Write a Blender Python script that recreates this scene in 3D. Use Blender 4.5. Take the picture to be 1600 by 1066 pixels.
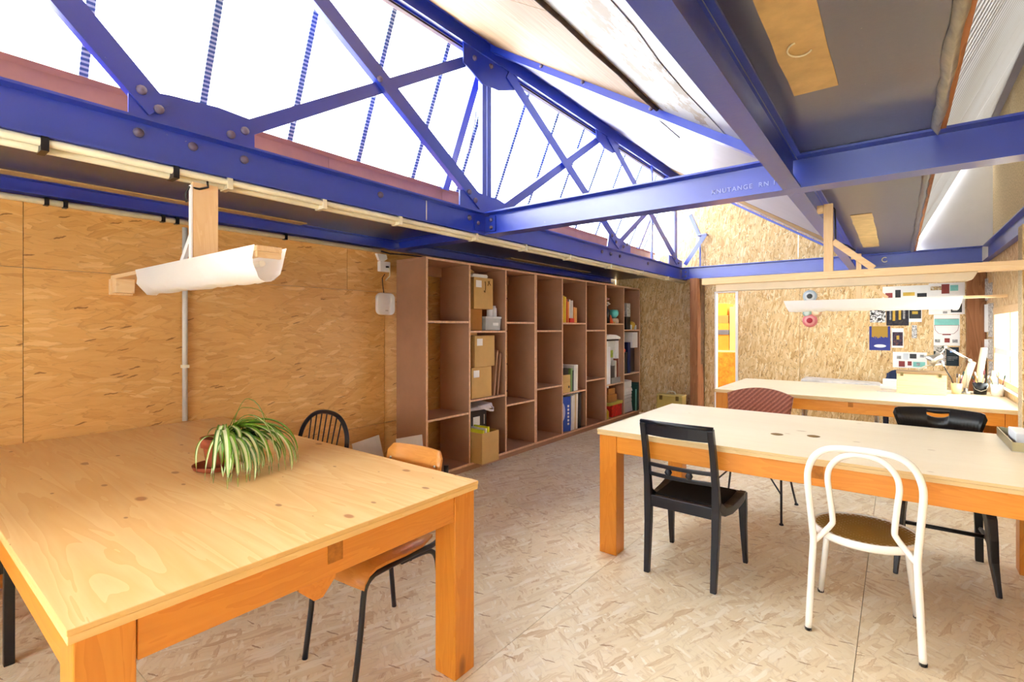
import bpy, math, random
from mathutils import Vector, Matrix
for _o in list(bpy.data.objects):
    bpy.data.objects.remove(_o)
SC = bpy.context.scene
COL = SC.collection
R = random.Random(7)

# ------------------------------------------------------------------ camera
cam = bpy.data.cameras.new('camera')
cam.sensor_width = 36.0
cam.lens = 36.0 * 780.0 / 1600.0
cam.shift_y = -21.0 / 1600.0
cam.clip_start = 0.02
camo = bpy.data.objects.new('camera', cam)
COL.objects.link(camo)
camo.location = (0, 0, 1.4)
camo.rotation_euler = (math.radians(90), 0, math.radians(37.66))
SC.camera = camo
# ------------------------------------------------------------------ world (bright overcast sky)
W = bpy.data.worlds.new('overcast_sky')
SC.world = W
W.use_nodes = True
_bg = W.node_tree.nodes['Background']
_bg.inputs[0].default_value = (0.93, 0.97, 1.0, 1)
_bg.inputs[1].default_value = 1.0
# ------------------------------------------------------------------ exposure
SC.view_settings.view_transform = 'Standard'
SC.view_settings.look = 'None'
SC.view_settings.exposure = 4.25
SC.view_settings.gamma = 1.0
SC.view_settings.use_curve_mapping = False
SC.cycles.max_bounces = 10
SC.cycles.diffuse_bounces = 7
SC.cycles.glossy_bounces = 3
SC.cycles.transmission_bounces = 4
SC.cycles.transparent_max_bounces = 10
SC.cycles.caustics_reflective = False
SC.cycles.caustics_refractive = False
SC.cycles.sample_clamp_indirect = 6.0

# ------------------------------------------------------------------ helpers
def lin(v):
    v /= 255.0
    return v / 12.92 if v <= 0.04045 else ((v + 0.055) / 1.055) ** 2.4
def C(r, g, b):
    return (lin(r), lin(g), lin(b), 1.0)

class MB:
    """collects faces; build() links them as one mesh object"""
    def __init__(s):
        s.v = []; s.f = []; s.m = []; s.sm = []
    def face(s, idx, m=0, smooth=False):
        s.f.append(tuple(idx)); s.m.append(m); s.sm.append(smooth)
    def hex8(s, p, m=0, mats=None):
        """8 corners: bottom ring 0-3 (ccw from above), top ring 4-7"""
        b = len(s.v); s.v += [tuple(q) for q in p]
        fs = [(3, 2, 1, 0), (4, 5, 6, 7), (0, 1, 5, 4), (1, 2, 6, 5), (2, 3, 7, 6), (3, 0, 4, 7)]
        for k, f in enumerate(fs):
            s.face([b + i for i in f], mats[k] if mats else m)
        return s
    def box(s, x0, x1, y0, y1, z0, z1, m=0, mats=None):
        # mats order: bottom, top, -y, +x, +y, -x
        return s.hex8([(x0, y0, z0), (x1, y0, z0), (x1, y1, z0), (x0, y1, z0),
                       (x0, y0, z1), (x1, y0, z1), (x1, y1, z1), (x0, y1, z1)], m, mats)
    def obox(s, p, q, w, t, up=(0, 0, 1), m=0):
        """bar from p to q, width w along (dir x up), thickness t along the third axis"""
        p = Vector(p); q = Vector(q); d = (q - p).normalized()
        a = d.cross(Vector(up))
        if a.length < 1e-5: a = d.cross(Vector((1, 0, 0)))
        a.normalize(); n = a.cross(d).normalized()
        a = a * w / 2; n = n * t / 2
        return s.hex8([p - a - n, p + a - n, q + a - n, q - a - n, p - a + n, p + a + n, q + a + n, q - a + n], m)
    def sweep(s, pts, r, n=8, m=0, closed=False, flat=1.0, caps=True, up=None, square=False):
        pts = [Vector(p) for p in pts]; k = len(pts)
        rs = r if isinstance(r, (list, tuple)) else [r] * k
        tang = []
        for i in range(k):
            if closed: t = pts[(i + 1) % k] - pts[(i - 1) % k]
            else: t = pts[min(i + 1, k - 1)] - pts[max(i - 1, 0)]
            tang.append(t.normalized())
        u = Vector(up) if up else (Vector((0, 0, 1)) if abs(tang[0].z) < .9 else Vector((1, 0, 0)))
        u = (u - tang[0] * u.dot(tang[0])).normalized()
        b = len(s.v)
        for i in range(k):
            if i and not up:
                ax = tang[i - 1].cross(tang[i])
                if ax.length > 1e-7:
                    u = Matrix.Rotation(tang[i - 1].angle(tang[i]), 3, ax.normalized()) @ u
            elif up:
                u = Vector(up); u = (u - tang[i] * u.dot(tang[i])).normalized()
            w = tang[i].cross(u)
            for j in range(n):
                a = 2 * math.pi * (j + .5) / n
                rr = rs[i] * (1 / math.cos(math.pi / 4) if square else 1)
                q = pts[i] + (u * math.cos(a) * rr + w * math.sin(a) * rr * flat)
                s.v.append(tuple(q))
        for i in range(k if closed else k - 1):
            for j in range(n):
                i2 = (i + 1) % k; j2 = (j + 1) % n
                s.face([b + i * n + j, b + i2 * n + j, b + i2 * n + j2, b + i * n + j2], m, not square)
        if caps and not closed:
            s.face([b + j for j in range(n)], m)
            s.face([b + (k - 1) * n + j for j in reversed(range(n))], m)
        return s
    def lathe(s, prof, c=(0, 0, 0), n=20, m=0, axis='z', smooth=True):
        b = len(s.v); k = len(prof)
        for (r, h) in prof:
            for j in range(n):
                a = 2 * math.pi * j / n
                x, y, z = r * math.cos(a), r * math.sin(a), h
                if axis == 'x': x, y, z = z, x, y
                elif axis == 'y': x, y, z = y, z, x
                s.v.append((c[0] + x, c[1] + y, c[2] + z))
        for i in range(k - 1):
            for j in range(n):
                j2 = (j + 1) % n
                mm = m[i] if isinstance(m, list) else m
                s.face([b + i * n + j, b + i * n + j2, b + (i + 1) * n + j2, b + (i + 1) * n + j], mm, smooth)
        m0 = m[0] if isinstance(m, list) else m
        m1 = m[-1] if isinstance(m, list) else m
        if prof[0][0] > 1e-5: s.face([b + j for j in reversed(range(n))], m0)
        if prof[-1][0] > 1e-5: s.face([b + (k - 1) * n + j for j in range(n)], m1)
        return s
    def extrude(s, pts, axis, d0, d1, m=0, cap=None):
        """2-D outline extruded along axis: x -> pts are (y,z); y -> (x,z); z -> (x,y)"""
        b = len(s.v); n = len(pts)
        for d in (d0, d1):
            for (a, c) in pts:
                s.v.append({'x': (d, a, c), 'y': (a, d, c), 'z': (a, c, d)}[axis])
        for j in range(n):
            j2 = (j + 1) % n
            s.face([b + j, b + j2, b + n + j2, b + n + j], m)
        cm = m if cap is None else cap
        s.face([b + j for j in reversed(range(n))], cm)
        s.face([b + n + j for j in range(n)], cm)
        return s
    def xform(s, M):
        s.v = [tuple(M @ Vector(p)) for p in s.v]; return s
    def build(s, name, mats, parent=None, local=False, origin=None, bevel=0, seg=2):
        me = bpy.data.meshes.new(name)
        if not isinstance(mats, (list, tuple)): mats = [mats]
        for q in mats: me.materials.append(q)
        off = Vector((0, 0, 0))
        if not local:
            if parent is not None:
                p = parent
                while p is not None:
                    off += p.location; p = p.parent
            else:
                if origin is None:
                    xs = [p[0] for p in s.v]; ys = [p[1] for p in s.v]; zs = [p[2] for p in s.v]
                    origin = ((min(xs) + max(xs)) / 2, (min(ys) + max(ys)) / 2, min(zs))
                off = Vector(origin)
        me.from_pydata([tuple(Vector(p) - off) for p in s.v], [], s.f)
        me.polygons.foreach_set('material_index', s.m)
        me.polygons.foreach_set('use_smooth', s.sm)
        import bmesh
        bm = bmesh.new(); bm.from_mesh(me)
        bmesh.ops.recalc_face_normals(bm, faces=bm.faces)
        bm.to_mesh(me); bm.free()
        me.update()
        o = bpy.data.objects.new(name, me); COL.objects.link(o)
        if parent is not None: o.parent = parent
        elif not local: o.location = off
        if bevel:
            md = o.modifiers.new('bevel', 'BEVEL'); md.width = bevel; md.segments = seg
            md.limit_method = 'ANGLE'; md.angle_limit = math.radians(40)
        return o

def cr(pts, n=4):
    """smooth curve through the points"""
    P = [Vector(p) for p in pts]; out = []
    for i in range(len(P) - 1):
        a, b, c, d = P[max(i - 1, 0)], P[i], P[i + 1], P[min(i + 2, len(P) - 1)]
        for k in range(n):
            t = k / n
            out.append(.5 * ((2 * b) + (c - a) * t + (2 * a - 5 * b + 4 * c - d) * t * t + (3 * b - a - 3 * c + d) * t ** 3))
    return out + [P[-1]]
def tag(o, label, cat, group=None, kind=None):
    o['label'] = label; o['category'] = cat
    if group: o['group'] = group
    if kind: o['kind'] = kind
    return o
def thing(name, label, cat, loc=(0, 0, 0), rotz=0.0, group=None, kind=None):
    o = bpy.data.objects.new(name, None); COL.objects.link(o)
    o.empty_display_size = .1
    o.location = loc; o.rotation_euler = (0, 0, rotz)
    return tag(o, label, cat, group, kind)
def share(src, name, parent, loc):
    """a further piece that shares mesh data"""
    o = bpy.data.objects.new(name, src.data); COL.objects.link(o)
    o.parent = parent; o.location = loc
    return o
def bx(name, mats, parent, x0, x1, y0, y1, z0, z1, bevel=0, m=None, local=False):
    return MB().box(x0, x1, y0, y1, z0, z1, 0, m).build(name, mats, parent, bevel=bevel, local=local)

# ------------------------------------------------------------------ materials
class NT:
    def __init__(s, name, rough=.5, spec=.5, metal=0.0):
        s.mat = bpy.data.materials.new(name); s.mat.use_nodes = True
        s.t = s.mat.node_tree; s.b = s.t.nodes['Principled BSDF']
        s.b.inputs['Roughness'].default_value = rough
        s.b.inputs['Specular IOR Level'].default_value = spec
        s.b.inputs['Metallic'].default_value = metal
    def n(s, kind, **kw):
        q = s.t.nodes.new(kind)
        for k, v in kw.items(): setattr(q, k, v)
        return q
    def l(s, a, b): s.t.links.new(a, b)
    def put(s, sock, v):
        if isinstance(v, bpy.types.NodeSocket): s.l(v, sock)
        else: sock.default_value = v
    def math(s, op, a, b=None, c=None, clamp=False):
        q = s.n('ShaderNodeMath', operation=op); q.use_clamp = clamp
        s.put(q.inputs[0], a)
        if b is not None: s.put(q.inputs[1], b)
        if c is not None: s.put(q.inputs[2], c)
        return q.outputs[0]
    def vec(s, op, a, b=None, sc=None):
        q = s.n('ShaderNodeVectorMath', operation=op)
        s.put(q.inputs[0], a)
        if b is not None: s.put(q.inputs[1], b)
        if sc is not None: s.put(q.inputs['Scale'], sc)
        return q.outputs[0]
    def mix(s, fac, a, b, blend='MIX'):
        q = s.n('ShaderNodeMix', data_type='RGBA', blend_type=blend)
        s.put(q.inputs[0], fac); s.put(q.inputs[6], a); s.put(q.inputs[7], b)
        return q.outputs[2]
    def ramp(s, fac, stops, interp='LINEAR'):
        q = s.n('ShaderNodeValToRGB'); q.color_ramp.interpolation = interp
        e = q.color_ramp.elements
        while len(e) < len(stops): e.new(.5)
        for i, (p, c) in enumerate(stops):
            e[i].position = p; e[i].color = c
        s.put(q.inputs[0], fac); return q.outputs[0]
    def coords(s, rnd=30.0):
        tc = s.n('ShaderNodeTexCoord').outputs['Object']
        if rnd:
            oi = s.n('ShaderNodeObjectInfo').outputs['Random']
            tc = s.vec('ADD', tc, s.vec('SCALE', (1.0, 1.7, 2.3), sc=s.math('MULTIPLY', oi, rnd)))
        return tc
    def noise(s, v, scale, detail=2.0, rough=.5, dist=0.0):
        q = s.n('ShaderNodeTexNoise'); s.put(q.inputs['Vector'], v)
        q.inputs['Scale'].default_value = scale; q.inputs['Detail'].default_value = detail
        q.inputs['Roughness'].default_value = rough; q.inputs['Distortion'].default_value = dist
        return q.outputs['Fac']
    def voro(s, v, scale=1.0, dim='3D', metric='EUCLIDEAN', feat='F1'):
        q = s.n('ShaderNodeTexVoronoi', voronoi_dimensions=dim, distance=metric, feature=feat)
        s.put(q.inputs['Vector'], v); q.inputs['Scale'].default_value = scale
        return q
    def color(s, v): s.put(s.b.inputs['Base Color'], v)
    def bump(s, h, strength=.2, dist=.005):
        q = s.n('ShaderNodeBump'); q.inputs['Strength'].default_value = strength
        q.inputs['Distance'].default_value = dist
        s.l(h, q.inputs['Height']); s.l(q.outputs[0], s.b.inputs['Normal'])

def plain(name, col, rough=.5, spec=.5, metal=0.0, vary=.06, scale=6.0):
    t = NT(name, rough, spec, metal)
    if vary:
        f = t.noise(t.coords(), scale, 4, .6)
        lo = tuple(c * (1 - vary * 2) for c in col[:3]) + (1,)
        hi = tuple(min(1, c * (1 + vary * 2)) for c in col[:3]) + (1,)
        t.color(t.ramp(f, [(.3, lo), (.7, hi)]))
    else: t.color(col)
    return t.mat

def osb(name, axes, pal, length=.085, width=.016, angles=(0.1, -0.35, 0.5, -.9, 1.2), dark=C(95, 55, 22), rough=.5, spec=.3,
        thr=.5, darkthr=.93, tone=1.0, seed=0.0, soft=.5):
    """oriented strand board: layers of long wood flakes, each flake its own tone"""
    t = NT(name, rough, spec)
    v = t.coords(60.0)
    sp = t.n('ShaderNodeSeparateXYZ'); t.l(v, sp.inputs[0])
    cb = t.n('ShaderNodeCombineXYZ')
    ia, ib = {'yz': (1, 2), 'xz': (0, 2), 'xy': (0, 1), 'zx': (2, 0), 'zy': (2, 1), 'yx': (1, 0)}[axes]
    t.l(sp.outputs[ia], cb.inputs[0]); t.l(sp.outputs[ib], cb.inputs[1])
    uv = cb.outputs[0]
    wob = t.n('ShaderNodeTexNoise'); t.l(uv, wob.inputs['Vector']); wob.inputs['Scale'].default_value = 5.0; wob.inputs['Detail'].default_value = 2.0
    uvw = t.vec('ADD', uv, t.vec('SCALE', t.vec('SUBTRACT', wob.outputs['Color'], (.5, .5, .5)), sc=.05))
    jag = t.n('ShaderNodeTexNoise'); t.l(uv, jag.inputs['Vector']); jag.inputs['Scale'].default_value = 45.0; jag.inputs['Detail'].default_value = 1.0
    uvw = t.vec('ADD', uvw, t.vec('SCALE', t.vec('SUBTRACT', jag.outputs['Color'], (.5, .5, .5)), sc=.012))
    col = t.ramp(t.noise(t.vec('MULTIPLY', uvw, (7.0, 40.0, 1)), 1.0, 4, .6), [(.3, pal[1]), (.7, pal[2])])
    for i, a in enumerate(angles):
        vr = t.n('ShaderNodeVectorRotate', rotation_type='Z_AXIS')
        t.l(uvw, vr.inputs['Vector']); vr.inputs['Angle'].default_value = a
        k = (1.5, 1.1, .8, 1.25, .6, .9)[i % 6]
        q = t.vec('ADD', t.vec('MULTIPLY', vr.outputs[0], (1 / (length * k), 1 / (width * k), 1)), (3.7 * i + seed, 1.3 * i, 0))
        vo = t.voro(q, 1.0, '2D')
        s3 = t.n('ShaderNodeSeparateColor'); t.l(vo.outputs['Color'], s3.inputs[0])
        msk = t.math('MULTIPLY', t.math('GREATER_THAN', s3.outputs[0], thr), t.math('LESS_THAN', vo.outputs['Distance'], .62))
        grain = t.noise(t.vec('MULTIPLY', q, (.9, 5.0, 1)), 1.0, 2, .6)
        val = t.math('ADD', t.math('MULTIPLY', s3.outputs[1], soft), t.math('MULTIPLY_ADD', t.math('SUBTRACT', grain, .5), .5, .5 - soft * .5))
        c = t.ramp(val, [(0.02, pal[0]), (.28, pal[1]), (.72, pal[2]), (1.0, pal[3])])
        edge = t.math('MULTIPLY', t.math('SUBTRACT', vo.outputs['Distance'], .45), 1.2, clamp=True)
        c = t.mix(edge, c, dark)
        col = t.mix(msk, col, c)
    # sparse dark slivers and bark flecks
    for (ang, kl, kw, dth, am) in ((-.25, .5, .35, darkthr, .75), (.7, .22, .3, darkthr + .02, .85)):
        vr = t.n('ShaderNodeVectorRotate', rotation_type='Z_AXIS')
        t.l(uvw, vr.inputs['Vector']); vr.inputs['Angle'].default_value = ang
        vo = t.voro(t.vec('MULTIPLY', vr.outputs[0], (1 / (length * kl), 1 / (width * kw), 1)), 1.0, '2D')
        s3 = t.n('ShaderNodeSeparateColor'); t.l(vo.outputs['Color'], s3.inputs[0])
        m2 = t.math('MULTIPLY', t.math('GREATER_THAN', s3.outputs[2], dth), t.math('LESS_THAN', vo.outputs['Distance'], .38))
        col = t.mix(t.math('MULTIPLY', m2, am), col, dark)
    big = t.noise(uv, 1.4, 2, .5)
    col = t.mix(1.0, col, t.ramp(big, [(.3, (tone * .9,) * 3 + (1,)), (.7, (tone * 1.04,) * 3 + (1,))]), 'MULTIPLY')
    t.color(col)
    return t.mat

def wood(name, axis, base, dark, light, knots=0.0, rough=.45, spec=.4, ring=14.0, contrast=.5, kscale=4.5, kcol=None, flat=False):
    """planed softwood with grain along axis"""
    t = NT(name, rough, spec)
    v = t.coords(20.0)
    st = {'x': (.10, 1, 1), 'y': (1, .10, 1), 'z': (1, 1, .10)}[axis]
    sv = t.vec('MULTIPLY', v, st)
    f = t.noise(sv, ring, 3, .55, .6)
    fine = t.noise(t.vec('MULTIPLY', v, {'x': (.04, 1, 1), 'y': (1, .04, 1), 'z': (1, 1, .04)}[axis]), 130.0, 3, .6)
    wv = t.math('FRACT', t.math('MULTIPLY', f, 7.0))
    band = t.math('MULTIPLY', t.math('SUBTRACT', 1.0, wv), contrast)
    c = t.mix(t.math('ADD', band, t.math('MULTIPLY', t.math('SUBTRACT', fine, .5), .35), clamp=True), light, base)
    big = t.noise(sv, 2.2, 2, .5)
    c = t.mix(t.math('MULTIPLY', t.math('SUBTRACT', big, .35), .9, clamp=True), c, dark)
    if knots:
        kv = t.vec('MULTIPLY', v, {'x': (.55, 1, 1), 'y': (1, .55, 1), 'z': (1, 1, .42)}[axis])
        vo = t.voro(kv, kscale, '2D' if flat else '3D')
        s3 = t.n('ShaderNodeSeparateColor'); t.l(vo.outputs['Color'], s3.inputs[0])
        rad = t.math('MULTIPLY', t.math('POWER', t.math('SUBTRACT', s3.outputs[0], .25, clamp=True), 2.0), .34 * knots)
        k = t.math('SUBTRACT', 1.0, t.math('DIVIDE', vo.outputs['Distance'], t.math('MAXIMUM', rad, .001)), clamp=True)
        k = t.math('MULTIPLY', t.math('MULTIPLY', k, 2.5, clamp=True), .85)
        c = t.mix(k, c, kcol or C(120, 62, 22))
    t.color(c)
    return t.mat
_wc = {}
def W_(kind, axis):
    key = (kind, axis)
    if key not in _wc:
        if kind == 'orange': _wc[key] = wood('varnished_pine_' + axis, axis, C(203, 118, 26), C(186, 98, 18), C(222, 146, 48), .8, .38, .5)
        elif kind == 'pale': _wc[key] = wood('pale_plywood_' + axis, axis, C(226, 209, 176), C(218, 198, 160), C(234, 221, 193), .55, .4, .4, 9.0, .35, 5.5, C(190, 166, 128), True)
        elif kind == 'top': _wc[key] = wood('honey_pine_plywood_' + axis, axis, C(230, 178, 106), C(218, 160, 86), C(244, 208, 148), .8, .33, .5, 8.0, .75, 7.0, C(166, 100, 50), True)
        elif kind == 'stick': _wc[key] = wood('raw_pine_' + axis, axis, C(222, 182, 130), C(206, 162, 108), C(236, 206, 160), .4, .55, .3)
        elif kind == 'post': _wc[key] = wood('old_timber_' + axis, axis, C(140, 92, 60), C(96, 60, 38), C(176, 122, 84), .6, .7, .2, 8.0, .8)
        elif kind == 'ply': _wc[key] = wood('weathered_plywood_' + axis, axis, C(148, 114, 74), C(120, 82, 44), C(168, 142, 106), .3, .6, .3, 7.0, .9)
        elif kind == 'school': _wc[key] = wood('lacquered_beech_' + axis, axis, C(196, 124, 52), C(172, 100, 34), C(214, 148, 74), 0, .35, .5)
    return _wc[key]

OSBW = (C(202, 144, 72), C(219, 163, 90), C(227, 174, 102), C(243, 202, 138))
OSBB = (C(188, 142, 82), C(220, 182, 124), C(234, 204, 150), C(248, 230, 190))
OSBF = (C(206, 178, 138), C(234, 219, 186), C(240, 228, 200), C(250, 244, 226))
M = {}
M['osb_left'] = osb('osb_honey_left', 'yz', OSBW, .17, .030, (0.06, -.22, .30, -.5, .12, -.05), C(122, 72, 28), .42, .45, .76, .986, soft=.7)
M['osb_back'] = osb('osb_pale_back', 'zx', OSBB, .13, .022, (.35, -.6, .9, -1.1, .1, -.2), C(112, 74, 34), .5, .35, .5, .955, seed=4.0, soft=.8)
M['osb_right'] = osb('osb_pale_right', 'zy', OSBB, .13, .022, (.35, -.6, .9, -1.1, .1), C(112, 74, 34), .5, .35, .5, .955, seed=9.0, soft=.8)
M['osb_floor'] = osb('osb_floor', 'xy', OSBF, .16, .028, (.2, -.75, 1.0, -1.3, .55, 1.9), C(156, 120, 84), .4, .45, .58, .982, seed=2.0, soft=.8)
M['osb_edge'] = plain('osb_cut_edge', C(196, 176, 140), .8, .2, 0, .15, 60)

def blue_paint(name, col, rough, ior=1.6):
    t = NT(name, rough, .5)
    t.b.inputs['IOR'].default_value = ior
    v = t.coords()
    n1 = t.noise(v, 3.0, 3, .6)
    c = t.ramp(n1, [(.3, tuple(x * .82 for x in col[:3]) + (1,)), (.7, col)])
    chip = t.math('GREATER_THAN', t.noise(v, 42.0, 4, .65), .735)
    c = t.mix(t.math('MULTIPLY', chip, .75), c, C(176, 160, 140))
    t.color(c)
    t.bump(t.noise(v, 25.0, 3, .6), .12, .004)
    return t.mat
M['blue'] = blue_paint('blue_gloss_steel_paint', C(32, 60, 176), .3, 1.95)
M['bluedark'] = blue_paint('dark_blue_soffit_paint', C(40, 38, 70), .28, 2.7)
M['rust'] = plain('rusty_rivet', C(104, 92, 112), .55, .5, 0, .15, 40)
M['mdf'] = plain('brown_board_face', C(170, 128, 100), .5, .35, 0, .05, 3)
M['mdfedge'] = plain('brown_board_edge', C(222, 182, 146), .6, .3, 0, .08, 30)
M['brownboard'] = plain('pink_brown_upstand', C(158, 118, 102), .6, .3, 0, .06, 5)
M['ochre'] = plain('bare_ochre_board', C(200, 168, 112), .6, .3, 0, .08, 9)
M['white'] = plain('white_paint', C(236, 236, 236), .45, .4, 0, .03)
M['whitegloss'] = plain('white_enamel', C(244, 242, 238), .25, .5, 0, .0)
M['cream'] = plain('cream_conduit', C(228, 220, 190), .4, .4, 0, .05)
M['black'] = plain('black_paint', C(16, 16, 20), .38, .5, 0, .1, 20)
M['navyblack'] = plain('blue_black_paint', C(17, 20, 31), .34, .5, 0, .1, 20)
M['blacksteel'] = plain('black_tube_steel', C(20, 19, 27), .3, .6, 0, .1, 15)
M['card'] = plain('kraft_cardboard', C(206, 168, 106), .75, .2, 0, .04, 4)
M['carddark'] = plain('brown_cardboard', C(178, 122, 66), .75, .2, 0, .05, 4)
M['cardlit'] = plain('cardboard_lit_orange', C(214, 140, 52), .75, .2, 0, .06, 4)  # orange cast of the light in the store put into the board colour
M['paper'] = plain('white_paper', C(240, 240, 236), .7, .2, 0, .02)
M['ceilwhite'] = plain('grey_white_ceiling_board', C(152, 152, 158), .35, .4, 0, .04, 2)
M['lav'] = plain('lavender_white_board', C(154, 153, 170), .45, .35, 0, .05, 1.5)
M['whitewall'] = plain('white_wall_paint', C(230, 230, 232), .6, .3, 0, .03, 2)
M['steel'] = plain('brushed_steel', C(196, 192, 182), .3, .5, 1.0, .05, 30)
M['brass'] = plain('brass_hardware', C(120, 104, 64), .4, .5, 1.0, .1, 30)
M['darkline'] = plain('dark_sealing_strip', C(70, 56, 44), .8, .2, 0, .2, 20)
M['fabricblk'] = plain('black_fabric', C(15, 13, 13), .8, .2, 0, .1, 60)
M['terracotta'] = plain('terracotta', C(150, 74, 46), .7, .25, 0, .12, 12)
M['soil'] = plain('potting_soil', C(52, 38, 28), .95, .1, 0, .3, 60)
M['leaf'] = plain('leaf_green', C(112, 158, 44), .4, .4, 0, .12, 14)
M['leafdark'] = plain('leaf_deep_green', C(84, 130, 50), .4, .4, 0, .12, 14)
M['leafpale'] = plain('leaf_cream_stripe', C(222, 228, 176), .45, .4, 0, .06, 14)

def glass_sheet(name, tint, trans, rough=.3, stripes=None, dirt=0.0):
    t = NT(name, rough, .4)
    nt = t.t
    tr = t.n('ShaderNodeBsdfTransparent'); tl = t.n('ShaderNodeBsdfTranslucent'); df = t.n('ShaderNodeBsdfDiffuse')
    tr.inputs[0].default_value = tint
    v = t.coords(10.0)
    col = tint
    fac = trans
    if stripes:
        w = t.math('FRACT', t.math('MULTIPLY', t.n('ShaderNodeSeparateXYZ').outputs[1], 1.0))
        sp = t.n('ShaderNodeSeparateXYZ'); t.l(v, sp.inputs[0])
        w = t.math('SINE', t.math('MULTIPLY', sp.outputs[1], 2 * math.pi / stripes))
        fac = t.math('MULTIPLY_ADD', w, trans * .35, trans * .65)
    if dirt:
        d = t.math('MULTIPLY', t.math('SUBTRACT', t.noise(v, 2.2, 4, .6), .45), dirt, clamp=True)
        spk = t.math('GREATER_THAN', t.noise(v, 60.0, 2, .5), .74)
        d = t.math('ADD', d, t.math('MULTIPLY', spk, .35))
        fac = t.math('SUBTRACT', fac, d, clamp=True)
    t.put(tl.inputs[0], col); t.put(df.inputs[0], col)
    m1 = t.n('ShaderNodeMixShader'); m1.inputs[0].default_value = .5
    t.l(tl.outputs[0], m1.inputs[1]); t.l(df.outputs[0], m1.inputs[2])
    m2 = t.n('ShaderNodeMixShader'); t.put(m2.inputs[0], fac)
    t.l(m1.outputs[0], m2.inputs[1]); t.l(tr.outputs[0], m2.inputs[2])
    t.l(m2.outputs[0], nt.nodes['Material Output'].inputs['Surface'])
    return t.mat
M['pane'] = glass_sheet('clear_polycarbonate', (1, 1, 1, 1), .92, dirt=.25)
def fluted():
    t = NT('fluted_dirty_polycarbonate', .4, .4)
    v = t.coords(10.0); sp = t.n('ShaderNodeSeparateXYZ'); t.l(v, sp.inputs[0])
    w = t.math('MULTIPLY_ADD', t.math('SINE', t.math('MULTIPLY', sp.outputs[1], 2 * math.pi / .085)), .5, .5)
    d = t.noise(v, 2.0, 4, .6)
    c = t.mix(w, (.10, .095, .085, 1), (.29, .28, .265, 1))
    c = t.mix(t.math('MULTIPLY', t.math('SUBTRACT', d, .45), 1.6, clamp=True), c, (.15, .13, .10, 1))
    tl = t.n('ShaderNodeBsdfTranslucent'); df = t.n('ShaderNodeBsdfDiffuse'); t.l(c, tl.inputs[0]); df.inputs[0].default_value = (.2, .19, .18, 1)
    m = t.n('ShaderNodeAddShader'); t.l(tl.outputs[0], m.inputs[0]); t.l(df.outputs[0], m.inputs[1])
    t.l(m.outputs[0], t.t.nodes['Material Output'].inputs['Surface'])
    return t.mat
M['flute'] = fluted()
M['window'] = glass_sheet('window_glass', (.97, 1, 1, 1), .93)

def paper_shade():
    t = NT('tracing_paper', .6, .3)
    tl = t.n('ShaderNodeBsdfTranslucent'); df = t.n('ShaderNodeBsdfDiffuse')
    tl.inputs[0].default_value = C(246, 244, 240); df.inputs[0].default_value = C(242, 240, 236)
    b = t.n('ShaderNodeBump'); b.inputs['Strength'].default_value = .5; b.inputs['Distance'].default_value = .01
    t.l(t.noise(t.coords(), 9.0, 3, .6, 1.0), b.inputs['Height'])
    t.l(b.outputs[0], df.inputs['Normal'])
    m = t.n('ShaderNodeMixShader'); m.inputs[0].default_value = .35
    t.l(df.outputs[0], m.inputs[1]); t.l(tl.outputs[0], m.inputs[2])
    t.l(m.outputs[0], t.t.nodes['Material Output'].inputs['Surface'])
    return t.mat
M['shade'] = paper_shade()
def bar_mat():
    t = NT('ribbed_blue_glazing_bar', .4, .4)
    sp = t.n('ShaderNodeSeparateXYZ'); t.l(t.coords(0), sp.inputs[0])
    w = t.math('GREATER_THAN', t.math('FRACT', t.math('MULTIPLY', sp.outputs[2], 48.0)), .45)
    t.color(t.mix(w, C(178, 196, 220), C(62, 92, 150)))
    return t.mat
M['bar'] = bar_mat()
def peel():
    t = NT('peeling_white_paint', .5, .3)
    v = t.coords()
    f = t.noise(t.vec('MULTIPLY', v, (1, .35, 1)), 9.0, 5, .7)
    t.color(t.ramp(f, [(.42, C(140, 122, 94)), (.47, C(170, 169, 166)), (1, C(180, 180, 184))]))
    return t.mat
M['peel'] = peel()

# ================================================================== SETTING
XW, XR, YB, YF = -3.80, 0.80, 7.83, -3.0      # left wall, right wall, back wall, wall behind the camera
ZB, ZT = 2.13, 2.31                            # steel beams: underside and top
XT = -2.62                                     # truss plane
def zr(x): return 3.69 - .641 * (x + 2.6)      # underside of the solid roof slope
def gable_pts():
    return [(XW, 2.1), (XR + .12, 2.1), (XR + .12, 3.75), (.78, 3.7), (.17, 2.42), (.15, 2.33), (-.45, 2.33), (-2.6, zr(-2.6) + .02),
            (-2.68, 3.66), (-3.12, 2.62), (-3.12, 2.24), (XW, 2.24)]

# floor: a slab carrying loose-laid sheets
fl = tag(MB().box(XW - .2, XR + .3, YF - .2, 11.2, -.2, -.02).build('floor', M['osb_edge']),
         'pale strand board floor of the whole workshop', 'floor', kind='structure')
xs = [-5.02, -3.8, -2.58, -1.36, -.14, 1.08]
for i in range(1, 5):
    y = YF - (.0, 1.2, .6, 1.7)[i - 1]
    while y < 7.82:
        a, b = max(y, YF), min(y + 2.44, 7.82)
        x0, x1 = xs[i], min(xs[i + 1], XR)
        if b - a > .05:
            MB().box(x0 + .0012, x1 - .0012, a + .0012, b - .0012, -.02, R.uniform(-.0008, 0)).build('floor_panel', M['osb_floor'], fl)
        y += 2.44

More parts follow.
